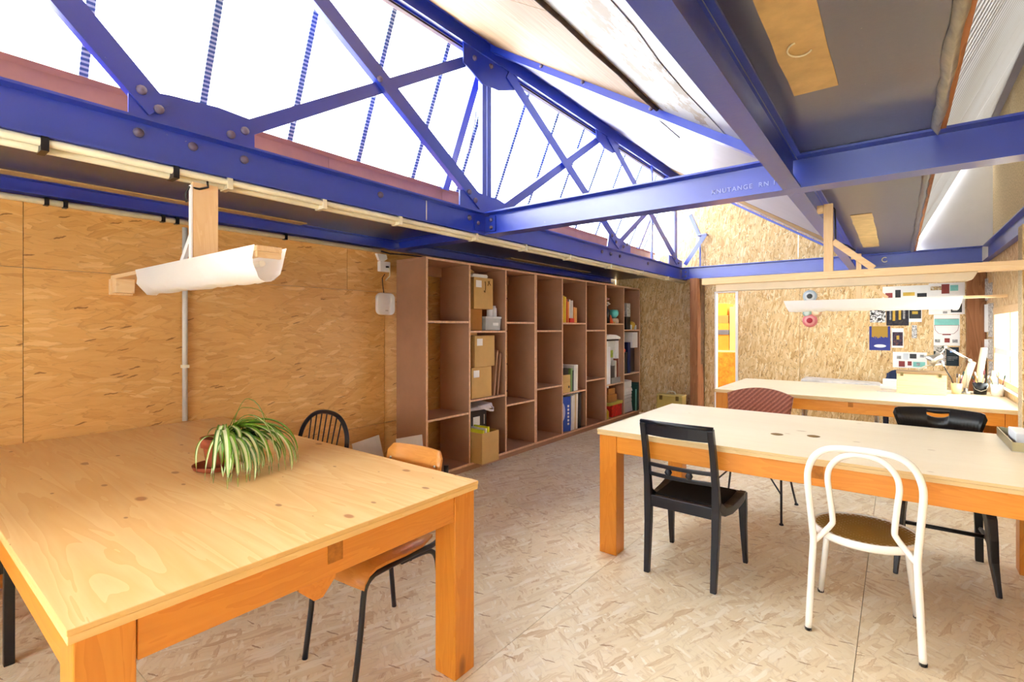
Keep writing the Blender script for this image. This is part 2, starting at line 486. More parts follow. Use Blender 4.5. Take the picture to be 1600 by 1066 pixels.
def panel(parent, axis, at, a0, a1, z0, z1, mat, t=.018, sgn=1, name='osb_panel'):
    """one sheet on a wall; at = visible face"""
    g = .0015; jit = R.uniform(0, .0012)
    if axis == 'x':
        q = sorted((at - sgn * jit, at - sgn * t)); return MB().box(q[0], q[1], a0 + g, a1 - g, z0 + g, z1 - g).build(name, mat, parent)
    q = sorted((at - sgn * jit, at - sgn * t)); return MB().box(a0 + g, a1 - g, q[0], q[1], z0 + g, z1 - g).build(name, mat, parent)

# left wall
wl = tag(MB().box(XW - .16, XW - .017, YF, YB + .1, 0, 2.24).build('wall_left', M['osb_edge']),
         'long honey-coloured strand board wall behind the shelves', 'wall', kind='structure')
yy = [YF, -1.91, .53, 2.97, 5.41, 7.83]
for i in range(5):
    panel(wl, 'x', XW, yy[i], yy[i + 1], .51, 1.73, M['osb_left'])
    panel(wl, 'x', XW, yy[i], yy[i + 1], 0, .51, M['osb_left'])
yy = [YF, -1.5, .53, 2.57, 5.01, 7.83]
for i in range(5): panel(wl, 'x', XW, yy[i], yy[i + 1], 1.73, 2.13, M['osb_left'])

# back wall with a narrow opening into the store, and the gable above
OX0, OX1, OZ = -2.168, -1.879, 1.92
wb = tag(MB().box(XW, OX0 - .01, YB + .018, YB + .1, 0, 2.13).box(OX1 + .01, XR + .12, YB + .018, YB + .1, 0, 2.13)
         .box(OX0 - .01, OX1 + .01, YB + .018, YB + .1, OZ, 2.13).build('wall_back', M['osb_edge']),
         'strand board end wall with pinned pictures and gable above', 'wall', kind='structure')
for (a, b, z0, z1) in [(-3.8, -2.53, 0, 1.22), (-3.8, -2.53, 1.22, 2.13), (-2.53, OX0, 0, 2.13), (OX0, OX1, OZ, 2.13),
                       (OX1, -1.06, 0, 2.13), (-1.06, .16, 0, 2.13), (.16, XR, 0, 2.13)]:
    panel(wb, 'y', YB, a, b, z0, z1, M['osb_back'], sgn=-1)
# gable sheets, cut to the roof line
def gable_piece(a, b, mat):
    def top(x):
        if x <= -3.12: return 2.24
        if x <= -2.66: return 2.62 + (x + 3.12) * (3.66 - 2.62) / .46
        if x <= -.45: return zr(x) + .03
        if x <= .15: return 2.34
        if x <= .78: return 2.40 + (x - .15) * 1.3 / .63
        return 3.75
    k = [a] + [x for x in (-3.12, -2.66, -2.6, -.45, .15, .78) if a < x < b] + [b]
    pts = [(a, 2.13), (b, 2.13)] + [(x, max(2.132, top(x))) for x in reversed(k)]
    MB().extrude(pts, 'y', YB, YB + .018).build('gable_panel', mat, wb)
for (a, b) in [(-3.8, -2.305), (-2.302, -1.08), (-1.077, .14)]: gable_piece(a, b, M['osb_back'])
gable_piece(.143, XR + .12, M['whitewall'])
# frame round the opening
dr = thing('door_1', 'narrow white-edged opening to the box store', 'doorway', (OX0, YB, 0), kind='structure')
bx('jamb', M['white'], dr, OX0 - .012, OX0 + .006, YB - .012, YB + .1, 0, OZ)
bx('jamb', M['white'], dr, OX1 - .006, OX1 + .03, YB - .012, YB + .1, 0, OZ)
bx('head', M['white'], dr, OX0 - .012, OX1 + .03, YB - .012, YB + .1, OZ, OZ + .02)

# right wall, with the window opening
WY0, WY1, WZ0, WZ1 = 4.9, 7.10, .86, 1.60
wr = tag(MB().box(XR + .018, XR + .12, YF, WY0, 0, 2.13).box(XR + .018, XR + .12, WY1, YB + .1, 0, 2.13)
         .box(XR + .018, XR + .12, WY0, WY1, 0, WZ0).box(XR + .018, XR + .12, WY0, WY1, WZ1, 2.13)
         .box(XR + .06, XR + .12, YF, YB + .1, 2.13, 3.75).build('wall_right', M['osb_edge']),
         'strand board side wall with the small window over the desk', 'wall', kind='structure')
for (a, b, z0, z1) in [(YF, -.56, 0, 2.13), (-.56, 1.88, 0, 2.13), (1.88, 4.32, 0, 2.13), (4.32, WY0, 0, 2.13),
                       (WY0, WY1, 0, WZ0), (WY0, WY1, WZ1, 2.13), (WY1, YB, 0, 2.13)]:
    panel(wr, 'x', XR, a, b, z0, z1, M['osb_right'], sgn=-1)
panel(wr, 'x', XR + .06, YF, YB, 2.31, 3.66, M['whitewall'], sgn=-1, name='plaster_panel')
# stub partition beside the desk
st = tag(MB().box(.622, XR, 4.45, 4.58, 0, 2.05).build('wall_stub', M['osb_edge']),
         'short upright strand board return between table and desk', 'wall', kind='structure')
MB().box(.622, XR, 4.435, 4.45, 0, 2.05).build('osb_panel', M['osb_back'], st)

# small timber window on the right wall
wn = thing('window_1', 'pale timber window with six panes above the desk', 'window', (XR, 6.0, WZ0), kind='structure')
for (a, b, c, d) in [(WY0, WY1, WZ1 - .07, WZ1), (WY0, WY1, WZ0, WZ0 + .05), (WY0, WY0 + .08, WZ0 + .05, WZ1 - .07), (WY1 - .08, WY1, WZ0 + .05, WZ1 - .07)]:
    bx('window_frame', W_('stick', 'y'), wn, XR - .02, XR + .07, a, b, c, d, .004)
bx('transom', M['white'], wn, XR - .012, XR + .05, WY0 + .08, WY1 - .08, 1.14, 1.20, .004)
ys = [WY0 + .08, 5.55, 6.2, WY1 - .08]
for k in (1, 2): bx('mullion', W_('stick', 'z'), wn, XR - .01, XR + .05, ys[k] - .025, ys[k] + .025, WZ0 + .05, WZ1 - .07, .004)
for k in range(3):
    for (z0, z1) in ((WZ0 + .05, 1.14), (1.20, WZ1 - .07)):
        bx('pane', M['window'], wn, XR + .018, XR + .022, ys[k] + (.025 if k else 0), ys[k + 1] - (.025 if k < 2 else 0), z0, z1)
bx('window_sill', M['white'], wn, XR - .03, XR + .06, WY0, WY1, WZ0 - .025, WZ0, .004)
# what the window looks on: a painted yard wall
tag(MB().box(2.6, 2.75, 3.0, 13.0, 0, 1.5).build('yard_wall', M['white']), 'pale yard wall seen through the small window', 'wall', kind='structure')
tag(MB().box(1.62, 1.68, 9.2, 9.5, 0, 2.0).build('yard_post', W_('orange', 'z')), 'brown timber yard post beyond the window glass', 'post', kind='structure')

# unseen wall behind the camera, white for bounce; its window added for fill light
wf = tag(MB().box(XW, XR, YF - .1, YF, 0, 1.0).box(XW, XR, YF - .1, YF, 2.12, 2.3).box(XW, -2.6, YF - .1, YF, 1.0, 2.12)
         .box(.28, XR, YF - .1, YF, 1.0, 2.12).build('wall_front', M['whitewall']),
         'unseen white wall behind the camera with an added fill light window', 'wall', kind='structure')
MB().extrude([(XW, 2.3), (XR + .12, 2.3), (XR + .12, 3.75), (.78, 3.7), (.15, 2.4), (-.45, 2.34), (-2.6, 3.7), (-3.12, 2.6)], 'y', YF - .1, YF).build('gable_panel', M['whitewall'], wf)
w2 = thing('fill_window_2', 'added unseen window with four tall panes for fill light', 'window', (-1.16, YF, 1.0), kind='structure')
for k in range(5): bx('mullion', M['white'], w2, -2.6 + k * .72 - .02, -2.6 + k * .72 + .02, YF - .07, YF - .02, 1.0, 2.12)
for k in range(4): bx('pane', M['window'], w2, -2.6 + k * .72 + .02, -2.6 + (k + 1) * .72 - .02, YF - .05, YF - .046, 1.0, 2.12)

# store room beyond the opening
tag(MB().box(-4.0, -.3, 10.9, 11.0, 0, 2.6).box(-4.1, -4.0, 7.95, 11.0, 0, 2.6).box(-.3, -.2, 7.95, 11, 0, 2.6).build('wall_store', M['osb_back']),
    'strand board wall of the store behind the opening', 'wall', kind='structure')
tag(MB().box(-4.0, -.3, 9.4, 11.0, 2.5, 2.56).build('ceiling_store', M['bluedark']), 'dark ceiling over the store shelves', 'ceiling', kind='structure')

# ------------------------------------------------------------------ gutter soffits (flat undersides between the beams)
g1 = tag(MB().box(XW, XT - .007, YF, YB, 2.215, 2.24).build('ceiling_gutter', M['bluedark']),
         'dark blue gutter soffit above the long shelves', 'ceiling', kind='structure')
bx('bare_strip', M['ochre'], g1, -3.75, -3.635, YF, 2.1, 2.208, 2.215)
bx('bare_strip', M['ochre'], g1, -3.66, -3.56, 4.6, 6.5, 2.208, 2.215)
g2 = tag(MB().box(-.45, .15, YF, YB, 2.312, 2.34).build('ceiling_gutter', M['bluedark']),
         'dark glossy gutter soffit with cardboard-coloured patches', 'ceiling', kind='structure')
def ragged(parent, x0, x1, y0, y1, z, mat, name):
    b = []; n = 16
    for k in range(n + 1): b.append((x1 + R.uniform(-.004, .004), y0 + (y1 - y0) * k / n))
    for k in range(n + 1): b.append((x0 + R.uniform(-.004, .004), y1 - (y1 - y0) * k / n))
    MB().extrude(b, 'z', z - .004, z).build(name, mat, parent)
ragged(g2, -.32, -.178, -.3, 2.227, 2.312, M['ochre'], 'bare_strip')
ragged(g2, -.305, -.157, 4.885, 6.92, 2.312, M['ochre'], 'bare_strip')
MB().sweep([(-.25 + .035 * math.cos(a), 1.85 + .05 * math.sin(a), 2.302) for a in [.6 + .3 * k for k in range(14)]], .003, 5).build('tape_loop', M['cream'], g2)
# upstands carrying the glazing
bx('upstand', M['brownboard'], g1, -3.118, -3.10, YF, 1.95, 2.24, 2.60)
bx('upstand', M['brownboard'], g1, -3.118, -3.10, 1.952, 3.03, 2.24, 2.60)
bx('upstand', M['brownboard'], g1, -3.118, -3.10, 3.032, YB, 2.24, 2.60)
bx('gutter_floor', M['brownboard'], g1, -3.10, XT - .04, YF, YB, 2.242, 2.25)
bx('upstand', W_('post', 'y'), g2, .15, .175, YF, 3.0, 2.30, 2.47)
bx('upstand', W_('post', 'y'), g2, .15, .175, 3.08, 7.6, 2.30, 2.47)
# loose sheeting hanging along the edge of the soffit
for (a, b) in ((-1.0, 2.98), (3.1, 7.5)):
    mb = MB(); n = 40
    for k in range(n + 1):
        y = a + (b - a) * k / n
        for j, (dx, dz) in enumerate(((0, 0), (.022, -.035), (.04, -.01), (.05, .02))):
            mb.v.append((.12 + dx + R.uniform(-.005, .005), y, 2.312 + dz + R.uniform(-.008, .004)))
    for k in range(n):
        for j in range(3): mb.face([k * 4 + j, k * 4 + j + 1, k * 4 + 5 + j, k * 4 + 4 + j], 0, True)
    mb.build('loose_sheeting', M['bluedark'] if a > 0 else plain('dull_polythene', C(150, 146, 130), .3, .5, 0, .2, 12), g2)

# ------------------------------------------------------------------ steel
def ibeam_pts(c, half, z0, z1, tf=.011, tw=.006):
    return [(c - half, z0), (c + half, z0), (c + half, z0 + tf), (c + tw, z0 + tf + .006), (c + tw, z1 - tf - .006), (c + half, z1 - tf),
            (c + half, z1), (c - half, z1), (c - half, z1 - tf), (c - tw, z1 - tf - .006), (c - tw, z0 + tf + .006), (c - half, z0 + tf)]
tag(MB().extrude(ibeam_pts(-3.80 + .03, .05, ZB, ZT - .09), 'y', YF, 7.57).build('beam_wall', M['blue']),
    'blue steel beam fixed along the top of the honey wall', 'beam', kind='structure')
tag(MB().extrude(ibeam_pts(-.439, .041, ZB, ZT), 'y', YF, 2.975).build('beam_valley', M['blue']),
    'blue steel valley beam running overhead before the lettered cross beam', 'beam', kind='structure')
tag(MB().extrude(ibeam_pts(-.439, .041, ZB, ZT), 'y', 3.105, 7.57).build('beam_valley', M['blue']),
    'blue steel valley beam beyond the lettered cross beam', 'beam', kind='structure')
tag(MB().extrude(ibeam_pts(.80, .05, ZB, ZT), 'y', YF, 7.57).build('beam_side', M['blue']),
    'blue steel beam on top of the window wall', 'beam', kind='structure')
b1 = tag(MB().extrude(ibeam_pts(3.04, .062, ZB, ZT), 'x', -2.57, .75).build('beam_cross', M['blue']),
         'blue steel cross beam stamped with raised mill lettering', 'beam', kind='structure')
tag(MB().extrude(ibeam_pts(3.08, .06, ZB, ZT - .09), 'x', -3.72, -2.67).build('beam_cross', M['blue']),
    'short blue cross beam under the gutter beside the shelf end', 'beam', kind='structure')
tag(MB().extrude(ibeam_pts(7.625, .05, ZB, ZT), 'x', -2.57, .75).build('beam_cross', M['blue']),
    'blue steel cross beam in front of the end gable', 'beam', kind='structure')
# raised lettering
cu = bpy.data.curves.new('raised_lettering', 'FONT'); cu.body = 'KNUTANGE  RN 1'; cu.size = .036; cu.extrude = .004; cu.space_character = 1.2
cu.materials.append(plain('worn_blue_edge', C(172, 180, 226), .35, .5, 0, .1, 50))
to = bpy.data.objects.new('raised_lettering', cu); COL.objects.link(to)
to.parent = b1; to.location = Vector((-.862, 3.032, 2.180)) - b1.location; to.rotation_euler = (math.radians(90), 0, 0)

riv = MB().lathe([(.021, 0), (.020, .008), (.014, .015), (.006, .019), (0, .02)], n=10, axis='x').build('rivet', M['rust'], None, local=True)
riv_data = riv.data; bpy.data.objects.remove(riv)
def rivet(parent, x, y, z, face='x', s=1.0):
    o = bpy.data.objects.new('rivet', riv_data); COL.objects.link(o); o.parent = parent
    off = Vector((0, 0, 0)); p = parent
    while p is not None: off += p.location; p = p.parent
    o.location = Vector((x, y, z)) - off; o.scale = (s, s, s)
    if face == '-y': o.rotation_euler = (0, 0, -math.pi / 2)
    if face == 'y': o.rotation_euler = (0, 0, math.pi / 2)
    return o

tr = thing('roof_truss', 'blue riveted steel lattice truss below the roof glazing', 'truss', (XT, 3.0, ZB), kind='structure')
bc = MB().extrude(ibeam_pts(XT, .05, ZB, ZT), 'y', YF, 7.78).build('bottom_chord', M['blue'], tr)
bx('splice_line', M['cream'], tr, XT + .006, XT + .0075, 2.40, 2.408, ZB + .02, ZT - .02)
tc = MB().extrude([(XT - .045, 3.58), (XT - .035, 3.58), (XT - .035, 3.68), (XT + .045, 3.68), (XT + .045, 3.69), (XT - .045, 3.69)], 'y', YF, 7.8).build('top_chord', M['blue'], tr)
MB().extrude([(XT + .01, 3.57), (XT + .022, 3.57), (XT + .022, 3.69), (XT + .01, 3.69)], 'y', YF, 7.8).build('top_chord_plate', M['blue'], tr)
for y in (-1.15, 3.06, 7.40):
    MB().box(XT - .04, XT - .005, y - .055, y - .045, ZT, 3.6).box(XT - .008, XT + .004, y - .055, y - .004, ZT, 3.6).build('post', M['blue'], tr)
    MB().box(XT - .04, XT - .005, y + .045, y + .055, ZT, 3.6).box(XT - .008, XT + .004, y + .004, y + .055, ZT, 3.6).build('post', M['blue'], tr)
def diag(a, b, w, x):
    (y0, z0), (y1, z1) = a, b
    d = Vector((0, y1 - y0, z1 - z0)).normalized(); n = Vector((0, -d.z, d.y))
    mb = MB(); p = Vector((x, y0, z0)); q = Vector((x, y1, z1))
    mb.obox(p, q, w, .009, up=(1, 0, 0))
    k = n * (w / 2 - .004) + Vector((-.02, 0, 0))
    mb.obox(p + k, q + k, .008, .04, up=(1, 0, 0))
    return mb.build('diagonal', M['blue'], tr)
diag((.80, 2.37), (-.40, 3.62), .105, XT + .016)
diag((1.10, 2.36), (2.95, 3.53), .075, XT - .012)
diag((2.98, 2.375), (1.05, 3.62), .10, XT + .016)
diag((3.32, 3.55), (5.46, 2.37), .10, XT + .016)
diag((3.22, 2.35), (5.15, 3.60), .075, XT - .012)
diag((5.15, 3.60), (7.42, 2.38), .10, XT + .016)
diag((5.40, 2.35), (7.35, 3.55), .07, XT - .012)
diag((-2.9, 2.4), (-1.2, 3.55), .075, XT - .012)
bx('tie_rod', M['blue'], tr, XT - .01, XT + .01, 6.46, 6.50, ZT, 3.6)
def gusset(pts):
    return MB().extrude(pts, 'x', XT - .002, XT + .010).build('gusset_plate', M['blue'], tr)
ga = gusset([(.69, ZT), (1.22, ZT), (1.22, 2.46), (1.05, 2.47), (.85, 2.455), (.69, 2.43)])
gb = gusset([(2.74, ZT), (3.46, ZT), (3.46, 2.40), (3.2, 2.46), (2.95, 2.46), (2.74, 2.44)])
gc = gusset([(2.78, 3.60), (2.78, 3.42), (3.0, 3.34), (3.2, 3.36), (3.46, 3.46), (3.46, 3.60)])
gd = gusset([(5.16, ZT), (5.78, ZT), (5.78, 2.40), (5.5, 2.46), (5.2, 2.46)])
ge = gusset([(4.9, 3.60), (4.9, 3.48), (5.1, 3.42), (5.3, 3.42), (5.45, 3.5), (5.45, 3.60)])
gf = gusset([(7.1, ZT), (7.65, ZT), (7.65, 2.42), (7.1, 2.45)])
for y in (.726, .938, 1.17, 2.01, 2.847, 5.027, 5.247, 5.481, 6.327): rivet(bc, XT + .006, y, 2.248)
for (y, z) in ((.733, 2.432), (.798, 2.37)): rivet(ga, XT + .021, y, z)
for (y, z) in ((1.105, 2.354), (1.172, 2.394)): rivet(ga, XT + .01, y, z)
for (y, z) in ((2.83, 2.44), (2.90, 2.39)): rivet(gb, XT + .021, y, z)
for (y, z) in ((3.238, 2.353), (3.298, 2.391), (3.10, 3.52), (2.9, 3.5)): rivet(gb if z < 3 else gc, XT + .01, y, z)
for (y, z) in ((5.25, 2.46), (5.35, 2.40), (5.55, 2.37), (5.65, 2.41), (7.2, 2.46), (7.3, 2.42), (7.45, 2.37)): rivet(gd if y < 6 else gf, XT + .02, y, z)
rivet(tr, XT + .021, 1.993, 2.975)
# bolted cleats where beams meet
def cleat(x0, x1, y0, y1, bolts, face):
    c = MB().box(x0, x1, y0, y1, ZB + .03, ZT - .03).build('cleat', M['blue'], tr)
    for (x, y, z) in bolts: rivet(c, x, y, z, face, .8)
cleat(-2.60, -2.50, 3.022, 3.034, [(-2.54, 3.022, 2.19), (-2.54, 3.022, 2.25)], '-y')
cleat(-2.614, -2.604, 2.90, 3.02, [(-2.604, 2.94, 2.22)], 'x')
cleat(-2.60, -2.50, 7.60, 7.619, [(-2.54, 7.60, 2.18), (-2.54, 7.60, 2.24)], '-y')
# gable brace: two flats meeting at a bracket
gbk = thing('gable_brace', 'bent blue steel brace between truss end and gable', 'brace', (-2.5, 7.66, 2.33), kind='structure')
MB().obox((-2.57, 7.66, 2.36), (-2.28, 7.70, 2.80), .06, .008, up=(0, 1, 0)).build('flat_bar', M['blue'], gbk)
MB().obox((-2.50, 7.70, 3.12), (-2.37, 7.72, 2.79), .05, .05, up=(0, 1, 0)).build('angle_bar', M['blue'], gbk)
MB().box(-2.40, -2.26, 7.68, 7.80, 2.79, 2.81).build('bracket', M['blue'], gbk)
MB().box(-2.395, -2.375, 7.79, 7.81, 2.32, 2.79).build('rod', M['blue'], gbk)

# ------------------------------------------------------------------ glazing, left slope
GX0, GZ0, GX1, GZ1 = -3.11, 2.60, -2.675, 3.60
sky = thing('window_3', 'sloping roof glazing of clear sheets above the truss', 'window', (-2.9, 3, 2.6), kind='structure')
def slope_pt(f, off=0.0):
    n = Vector((-(GZ1 - GZ0), 0, (GX1 - GX0))).normalized()
    return Vector((GX0 + (GX1 - GX0) * f, 0, GZ0 + (GZ1 - GZ0) * f)) + n * off
barY = [.641 + .515 * k for k in range(-7, 14)]
barY = [y for y in barY if YF < y < 7.8]
def slope_box(mb, y0, y1, o0, o1, f0=0.0, f1=1.0, m=0):
    a, b, c, d = slope_pt(f0, o0), slope_pt(f1, o0), slope_pt(f0, o1), slope_pt(f1, o1)
    def P(v, y): return (v.x, y, v.z)
    return mb.hex8([P(a, y0), P(b, y0), P(b, y1), P(a, y1), P(c, y0), P(d, y0), P(d, y1), P(c, y1)], m)
for y in barY: slope_box(MB(), y - .018, y + .018, -.012, .02).build('glazing_bar', M['bar'], sky)
ed = [YF] + barY + [7.82]
for a, b in zip(ed[:-1], ed[1:]): slope_box(MB(), a + .019, b - .019, .002, .008).build('pane', M['pane'], sky)
slope_box(MB(), YF, 7.8, -.02, .02, .955, 1.02).build('head_rail', M['white'], sky)
slope_box(MB(), YF, 7.8, -.024, -.02, .975, .985).build('head_seal', M['darkline'], sky)
slope_box(MB(), YF, 7.8, -.02, .02, -.02, .01).build('sill_rail', M['brownboard'], sky)
slope_box(MB(), 3.00, 3.07, -.06, -.012).build('glazing_rafter', M['blue'], sky)
slope_box(MB(), 7.05, 7.10, -.06, -.012).build('glazing_rafter', M['blue'], sky)
MB().sweep([(-2.78, 3.03 + .08, 3.2), (-2.8, 3.12, 3.12), (-2.86, 3.12, 2.95), (-2.87, 3.11, 2.88)], .006, 6).build('stay_hook', M['steel'], sky)
# right slope: fluted sheet
sk2 = thing('window_4', 'fluted translucent sheet glazing beside the dark soffit', 'window', (.3, 3, 2.4), kind='structure')
def hx2(mb, y0, y1, o):
    a = (.175, 2.42); b = (.80, 3.66)
    return mb.hex8([(a[0], y0, a[1]), (b[0], y0, b[1]), (b[0], y1, b[1]), (a[0], y1, a[1]),
                    (a[0] - o, y0, a[1] + .003), (b[0] - o, y0, b[1] + .003), (b[0] - o, y1, b[1] + .003), (a[0] - o, y1, a[1] + .003)])
MB().box(.72, XR + .12, YF, 7.85, 3.665, 3.72).build('ridge_board', M['lav'], sk2)
for k in range(9): hx2(MB(), YF + k * 1.2 + .004, min(YF + (k + 1) * 1.2, 7.8) - .004, .008).build('fluted_sheet', M['flute'], sk2)

# ------------------------------------------------------------------ solid roof slope and its boards
rf = tag(MB().hex8([(-2.62, YF, zr(-2.62) + .03), (-.40, YF, zr(-.40) + .03), (-.40, 7.85, zr(-.40) + .03), (-2.62, 7.85, zr(-2.62) + .03),
                    (-2.62, YF, zr(-2.62) + .08), (-.40, YF, zr(-.40) + .08), (-.40, 7.85, zr(-.40) + .08), (-2.62, 7.85, zr(-2.62) + .08)])
         .build('roof', M['lav']), 'solid boarded roof slope between truss and valley', 'roof', kind='structure')
# strip that closes the ridge
MB().box(-2.70, -2.60, YF, 7.85, 3.70, 3.78).build('ridge_cap', M['lav'], rf)
def sboard(x0, x1, y0, y1, mat, drop=0.0, name='ceiling_board', skew=0.0, wavy=0.0):
    mb = MB(); n = 18 if wavy else 1
    for k in range(n + 1):
        y = y0 + (y1 - y0) * k / n
        e = (R.uniform(-1, 1) * wavy)
        for x, dz in ((x0, 0), (x1 + skew * (1 - k / n) + e, 0), (x1 + skew * (1 - k / n) + e, .03), (x0, .03)):
            mb.v.append((x, y, zr(x) - drop + dz))
    for k in range(n):
        for j in range(4):
            mb.face([k * 4 + j, k * 4 + (j + 1) % 4, k * 4 + 4 + (j + 1) % 4, k * 4 + 4 + j])
    mb.face([3, 2, 1, 0]); mb.face([n * 4 + j for j in range(4)])
    return mb.build(name, mat, rf)
sboard(-.95, -.42, YF, 3.10, M['ceilwhite'], .0)
sboard(-1.17, -.80, YF, 3.10, M['peel'], .004, wavy=.03, skew=.0)
sboard(-2.55, -1.17, YF, 1.85, W_('ply', 'y'), .006)
sboard(-2.55, -1.17, 1.855, 3.08, W_('ply', 'y'), .006)
sboard(-2.55, -1.35, 3.14, 3.9, M['lav'], .006)
sboard(-2.55, -.42, 3.14, 6.9, M['lav'], .0)
sboard(-2.55, -.42, 6.9, 7.05, M['darkline'], -.002)
sboard(-2.55, -.42, 6.95, 7.45, W_('ply', 'x'), .004)
sboard(-2.50, -.42, 7.45, 7.56, M['lav'], .01)
sboard(-2.55, -.45, 7.60, 7.68, M['blue'], .05, 'rafter_angle')
mb = MB(); n = 14
mb.sweep([(-1.19 + R.uniform(-.012, .012), -1 + 4.05 * k / n, zr(-1.19) - .012 + R.uniform(-.006, .004)) for k in range(n + 1)], .014, 6).build('sealing_strip', M['darkline'], rf)
pu = MB()
pu.hex8([(-2.6, 3.08, zr(-2.6) - .06), (-.44, 3.08, zr(-.44) - .06), (-.44, 3.15, zr(-.44) - .06), (-2.6, 3.15, zr(-2.6) - .06),
         (-2.6, 3.08, zr(-2.6) - .05), (-.44, 3.08, zr(-.44) - .05), (-.44, 3.15, zr(-.44) - .05), (-2.6, 3.15, zr(-2.6) - .05)])
pu.hex8([(-2.6, 3.08, zr(-2.6) - .05), (-.44, 3.08, zr(-.44) - .05), (-.44, 3.09, zr(-.44) - .05), (-2.6, 3.09, zr(-2.6) - .05),
         (-2.6, 3.08, zr(-2.6)), (-.44, 3.08, zr(-.44)), (-.44, 3.09, zr(-.44)), (-2.6, 3.09, zr(-2.6))])
ro = pu.build('rafter_angle', M['blue'], rf)
for x in (-2.1, -1.75, -1.25): rivet(ro, x, 3.078, zr(x) - .02, '-y', .7)
MB().box(-2.66, -2.57, .2, 2.72, 3.70, 3.76).build('ridge_timber', W_('orange', 'y'), rf)

# ================================================================== FURNITURE
def table(label, x0, x1, y0, y1, long_axis, topmat, topedge, tenons, H=.768, tt=.034, ins=.012, leg=.113, ap=(.632, .733), group=None, skip=()):
    t = thing('work_table', label, 'table', ((x0 + x1) / 2, (y0 + y1) / 2, 0), group=group)
    MB().box(x0, x1, y0, y1, H - .014, H, 0, [1, 0, 1, 1, 1, 1]).build('table_top', [topmat, topedge], t, bevel=.002)
    MB().box(x0 + .0015, x1 - .0015, y0 + .0015, y1 - .0015, H - tt, H - .0145).build('under_board', topedge, t, bevel=.002)
    for (sx, sy) in ((0, 0), (1, 0), (0, 1), (1, 1)):
        a = x0 + ins if sx == 0 else x1 - ins - leg
        b = y0 + ins if sy == 0 else y1 - ins - leg
        bx('leg', W_('orange', 'z'), t, a, a + leg, b, b + leg, 0, H - tt - .001, .004)
    e = ins + .003; w = .045
    for (a, b, c, d, ax) in ((x0 + ins + leg + .002, x1 - ins - leg - .002, y0 + e, y0 + e + w, 'x'), (x0 + ins + leg + .002, x1 - ins - leg - .002, y1 - e - w, y1 - e, 'x'),
                             (x0 + e, x0 + e + w, y0 + ins + leg + .002, y1 - ins - leg - .002, 'y'), (x1 - e - w, x1 - e, y0 + ins + leg + .002, y1 - ins - leg - .002, 'y')):
        bx('apron', W_('orange', ax), t, a, b, c, d, ap[0], ap[1], .003)
    for (a, b, c, d, z0, z1) in tenons:
        bx('tenon', M['tenon'], t, a, b, c, d, z0, z1)
    return t
M['tenon'] = plain('end_grain_pine', C(168, 104, 34), .6, .3, 0, .12, 50)
M['plyedge'] = wood('plywood_edge', 'x', C(206, 176, 124), C(186, 150, 98), C(222, 196, 148), 0, .6, .3)
M['topedge'] = wood('lipping_edge', 'y', C(226, 180, 104), C(210, 160, 84), C(238, 200, 134), 0, .45, .4)
# table 1 stands with its end against the honey wall, turned a degree
t1 = table('big honey pine work table holding the spider plant', XW + .012, -1.370, .256, 1.548, 'x', W_('top', 'x'), M['topedge'],
           [(-1.39, -1.3825, .868, .920, .672, .7325)])
MB().extrude([(.80, .632), (.925, .632), (.925, .60), (.88, .552), (.85, .552), (.80, .60)], 'x', -3.6, -1.43).build('cross_bearer', W_('orange', 'x'), t1)
t2 = table('pale plywood topped table in the middle with two cable holes', -1.487, .672, 2.796, 4.11, 'x', W_('pale', 'x'), M['plyedge'],
           [(-.329, -.281, 2.8055, 2.813, .672, .7325)])
for (x, y) in ((-.563, 3.294), (-.385, 3.365)):
    MB().lathe([(.030, 0), (.034, .0015), (.030, .0022), (.0, .0018)], (x, y, .768), 20).build('cable_hole', plain('brown_hole', C(122, 96, 58), .9, .1, 0, .1), t2)
t3 = table('pale plywood topped desk below the pinned pictures', -1.497, .785, 5.36, 6.72, 'x', W_('pale', 'x'), M['plyedge'],
           [(-.349, -.311, 5.3695, 5.377, .69, .7325)])

# ---- shelving units
FX, BX = -3.30, -3.70
T = .024
def shelf_unit(label, ys, shelves, top=2.03):
    """ys: divider centre lines; shelves: heights of the two shelf undersides for each bay"""
    u = thing('shelving_unit', label, 'shelves', ((FX + BX) / 2, (ys[0] + ys[-1]) / 2, 0), group='brown board shelving along the honey wall')
    mm = [M['mdf'], M['mdfedge']]
    fm = [0, 0, 0, 1, 0, 0]
    y0, y1 = ys[0] - T / 2, ys[-1] + T / 2
    MB().box(BX + .02, FX - .015, y0, y1, .002, .052).build('plinth', M['mdf'], u)
    MB().box(BX, FX, y0, y1, .053, .076, 0, fm).build('base_board', mm, u, bevel=.0015)
    MB().box(BX, FX, y0, y1, top - .02, top, 0, fm).build('top_board', mm, u, bevel=.0015)
    for y in ys: MB().box(BX, FX, y - T / 2, y + T / 2, .077, top - .021, 0, fm).build('divider', mm, u, bevel=.0015)
    for k, hs in enumerate(shelves):
        for h in hs: MB().box(BX, FX - .002, ys[k] + T / 2 + .001, ys[k + 1] - T / 2 - .001, h - .02, h, 0, fm).build('shelf', mm, u, bevel=.0015)
        MB().box(BX + .005, BX + .022, ys[k] + T / 2 + .001, ys[k + 1] - T / 2 - .001, top - .12, top - .021).build('back_rail', mm, u)
    return u
OD, EV = (.575, 1.462), (.69, 1.368)
shelf_unit('three bay brown shelving unit holding the cardboard boxes', [3.042, 3.602, 4.170, 4.712], [OD, EV, OD])
shelf_unit('three bay brown shelving unit with upright books in its middle bay', [4.738, 5.305, 5.905, 6.462], [EV, OD, EV])
shelf_unit('two bay brown shelving unit at the far end crammed with bottles', [6.488, 7.072, 7.655], [OD, EV])

